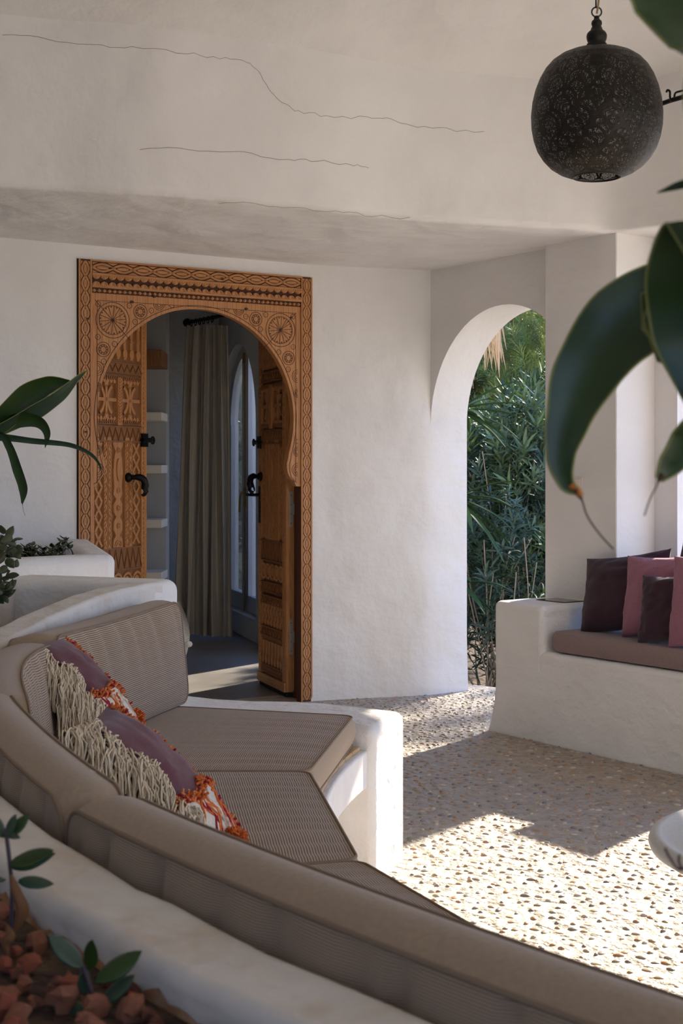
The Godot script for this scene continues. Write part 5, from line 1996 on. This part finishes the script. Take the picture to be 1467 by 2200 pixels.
func shrub(called: String, label: String, c: Vector2, rx: float, rz: float, h0: float, h1: float, count: int, mesh_: Mesh, cols: Array, sd: int, s0 := 0.8, s1 := 1.2, branches := 9, cat := "shrub") -> Node3D:
	var o := thing(called, W(c.x, -0.45, c.y), label, cat, "shrubs beyond the arch")
	scatter(o, "foliage", mesh_, count, func():
		while true:
			var q := Vector3(rng.randf_range(-1, 1), rng.randf_range(-1, 1), rng.randf_range(-1, 1))
			if q.length() <= 1.0 and q.length() > 0.25:
				return W(c.x + q.x * rx, lerpf(h0, h1, q.y * 0.5 + 0.5), c.y + q.z * rz)
		, cols, sd, s0, s1)
	rng.seed = sd + 5
	for i in branches:
		var m := MB.new()
		var t := W(c.x + rng.randf_range(-1, 1) * rx, lerpf(h0, h1, rng.randf_range(0.3, 0.85)), c.y + rng.randf_range(-1, 0.4) * rz)
		var b := W(c.x + rng.randf_range(-0.15, 0.15), -0.46, c.y + rng.randf_range(-0.15, 0.15))
		m.tube(curve([b, b.lerp(t, 0.5) + Vector3(rng.randf_range(-0.12, 0.12), rng.randf_range(-0.05, 0.2), rng.randf_range(-0.1, 0.1)), t], 5), [0.016, 0.012, 0.009, 0.006, 0.004], 6)
		part("branch", m, M.twig if called == "oleander" else M.bark, o, true)
	return o

func rosette(o: Node3D, c: Vector3, n: int, len: float, half: float, sd: int, m: Material, low := -0.6, high := 0.9) -> void:
	rng.seed = sd
	for i in n:
		var a := i * 2.399 + rng.randf_range(-0.2, 0.2)
		var up := lerpf(low, high, float(i) / n) + rng.randf_range(-0.12, 0.12)
		var d := Vector3(cos(a), up, sin(a)).normalized()
		var l := len * rng.randf_range(0.8, 1.15)
		var ac := d.cross(Vector3.UP).normalized()
		strap(o, [c, c + d * l * 0.35, c + d * l * 0.7 + Vector3(0, -0.04 * l, 0), c + d * l + Vector3(0, -0.16 * l, 0)], [half * 0.6, half, half * 0.8, 0.001], ac, m, 0.35, 0.001)

func build_garden() -> void:
	# hillside that closes the view far behind the shrubs
	var p := PackedVector3Array()
	var nz := FastNoiseLite.new()
	nz.frequency = 0.25
	for j in 16:
		for i in 40:
			var x := lerpf(-9, 22, i / 39.0)
			var d := lerpf(15.5, 30, j / 15.0)
			p.append(W(x, -0.5 + (d - 15.5) * lerpf(0.62, 0.16, smoothstep(3.5, 8.0, x)) + nz.get_noise_2d(x, d) * 0.8, d))
	var m := MB.new()
	m.grid(p, 40, 16)
	struct("hillside", m, M.hill, "scrubby hillside behind the garden")
	var olea := spray(16, 0.115, 0.020, 0.13, 3)
	var olea2 := spray(12, 0.13, 0.018, 0.10, 4, 0.35)
	var pine := spray(44, 0.085, 0.0045, 0.13, 6)
	var greens := [Color(0.26, 0.33, 0.27), Color(0.30, 0.37, 0.28), Color(0.35, 0.42, 0.30), Color(0.22, 0.29, 0.25), Color(0.28, 0.35, 0.30)]
	var fresh := [Color(0.52, 0.56, 0.30), Color(0.58, 0.60, 0.34), Color(0.45, 0.50, 0.26)]
	var dull := [Color(0.38, 0.39, 0.25), Color(0.44, 0.44, 0.29), Color(0.32, 0.33, 0.20)]
	shrub("oleander", "dense dark green oleander filling the middle of the arch", Vector2(1.28, 10.5), 0.50, 0.55, -0.05, 1.80, 520, olea, greens, 11, 0.8, 1.25, 26)
	shrub("oleander", "dark oleander low in the arch beside the bench arm", Vector2(1.05, 9.7), 0.36, 0.4, -0.3, 1.05, 200, olea2, greens, 12, 0.7, 1.1, 24)
	shrub("oleander", "taller oleander at the right side of the arch", Vector2(1.66, 11.3), 0.40, 0.5, 0.0, 2.0, 340, olea, greens, 13, 0.8, 1.2, 10)
	shrub("oleander", "shaded oleander deep behind the yucca leaves", Vector2(0.85, 11.6), 0.6, 0.5, -0.2, 1.75, 380, olea2, greens, 14, 0.8, 1.3, 10)
	shrub("pine_bush", "sunlit yellow-green pine foliage above the oleanders", Vector2(1.95, 13.4), 0.75, 0.6, 0.6, 2.75, 560, pine, fresh, 15, 1.0, 1.7, 8)
	shrub("pine_bush", "dull olive pine foliage at the top of the arch", Vector2(1.6, 14.6), 1.3, 0.7, 1.0, 4.6, 1100, pine, dull, 16, 1.2, 2.0, 10, "tree")
	shrub("pine_bush", "olive scrub far back on the garden slope", Vector2(0.9, 14.2), 1.2, 0.6, -0.4, 2.4, 900, pine, dull, 17, 1.0, 1.7, 8)
	shrub("oleander", "green shrub seen through the arched window", Vector2(-0.62, 13.2), 0.36, 0.5, -0.4, 2.6, 420, olea, greens, 18, 0.8, 1.3, 10)
	shrub("oleander", "tall unseen shrub added outside the window to keep sun off the shelves", Vector2(0.35, 12.0), 0.45, 0.5, -0.4, 3.0, 620, olea, greens, 19, 0.8, 1.3, 10)  # added out of view, blocks window sun from the shelf wall
	shrub("oleander", "dense unseen shrub added close outside the room window to block the sun", Vector2(0.15, 11.0), 0.34, 0.42, -0.4, 2.9, 700, olea, greens, 20, 0.8, 1.3, 10)  # added sun blocker, keeps the beam off the end of the partition
	shrub("pine_bush", "sparse tree crown that dapples the sun, right of the arch and out of sight", Vector2(4.0, 12.3), 0.9, 0.8, 2.4, 4.5, 260, pine, dull, 22, 1.4, 2.2, 6, "tree")
	# yucca left of the arch with hanging dead leaves, and another outside the window
	var y := thing("yucca", W(0.72, -0.45, 9.25), "yucca with long green leaves at the left side of the arch", "plant", "yuccas in the garden")
	m = MB.new()
	m.tube(curve([W(0.72, -0.45, 9.25), W(0.74, 0.6, 9.3), W(0.76, 1.6, 9.25), W(0.78, 2.3, 9.2)], 5), [0.09, 0.08, 0.07, 0.06], 10)
	part("trunk", m, M.bark, y, true)
	rosette(y, W(0.76, 1.62, 9.2), 22, 0.46, 0.026, 71, M.leaf_yucca, -0.7, 0.6)
	rosette(y, W(0.74, 1.05, 9.2), 22, 0.50, 0.026, 72, M.leaf_yucca, -0.9, 0.5)
	rosette(y, W(0.74, 0.5, 9.25), 12, 0.42, 0.024, 73, M.leaf_yucca, -0.6, 0.4)
	rng.seed = 74
	for i in 30:
		var a := W(0.86 + rng.randf_range(-0.12, 0.14), 2.30 + rng.randf_range(-0.08, 0.1), 9.15 + rng.randf_range(-0.15, 0.15))
		strap(y, [a, a + Vector3(0.03, -0.12, 0.02), a + Vector3(rng.randf_range(0.0, 0.09), -rng.randf_range(0.30, 0.5), 0.03)], [0.008, 0.011, 0.001], Vector3(1, 0.1, rng.randf_range(-0.6, 0.6)), M.straw, 0.6, 0.001, 0.0, null, "dead_leaf")
	y = thing("yucca", W(-0.78, -0.45, 12.25), "yucca trunk and leaves seen through the arched window", "plant", "yuccas in the garden")
	m = MB.new()
	m.tube(curve([W(-0.74, -0.45, 12.25), W(-0.75, 0.9, 12.25), W(-0.78, 1.7, 12.25), W(-0.84, 2.5, 12.25)], 5), [0.08, 0.07, 0.07, 0.06], 10)
	part("trunk", m, M.bark, y, true)
	rosette(y, W(-0.76, 1.35, 12.25), 20, 0.42, 0.032, 75, M.leaf_yucca, -0.6, 0.7)
	rosette(y, W(-0.75, 0.6, 12.25), 18, 0.42, 0.030, 76, M.leaf_yucca, -0.6, 0.6)
	# white garden wall outside the window
	m = MB.new()
	m.bx(-4.5, -1.02, -0.5, 3.0, -13.9, -13.6)
	struct("wall_garden", m, M.plaster, "white garden wall seen through the arched window")

func _ready() -> void:
	make_materials()
	build_light()
	build_structure()
	build_door()
	build_sofa()
	build_bench()
	build_planter_box()
	build_table()
	build_lamp()
	build_room()
	build_garden()
	build_plants()
	build_stones()
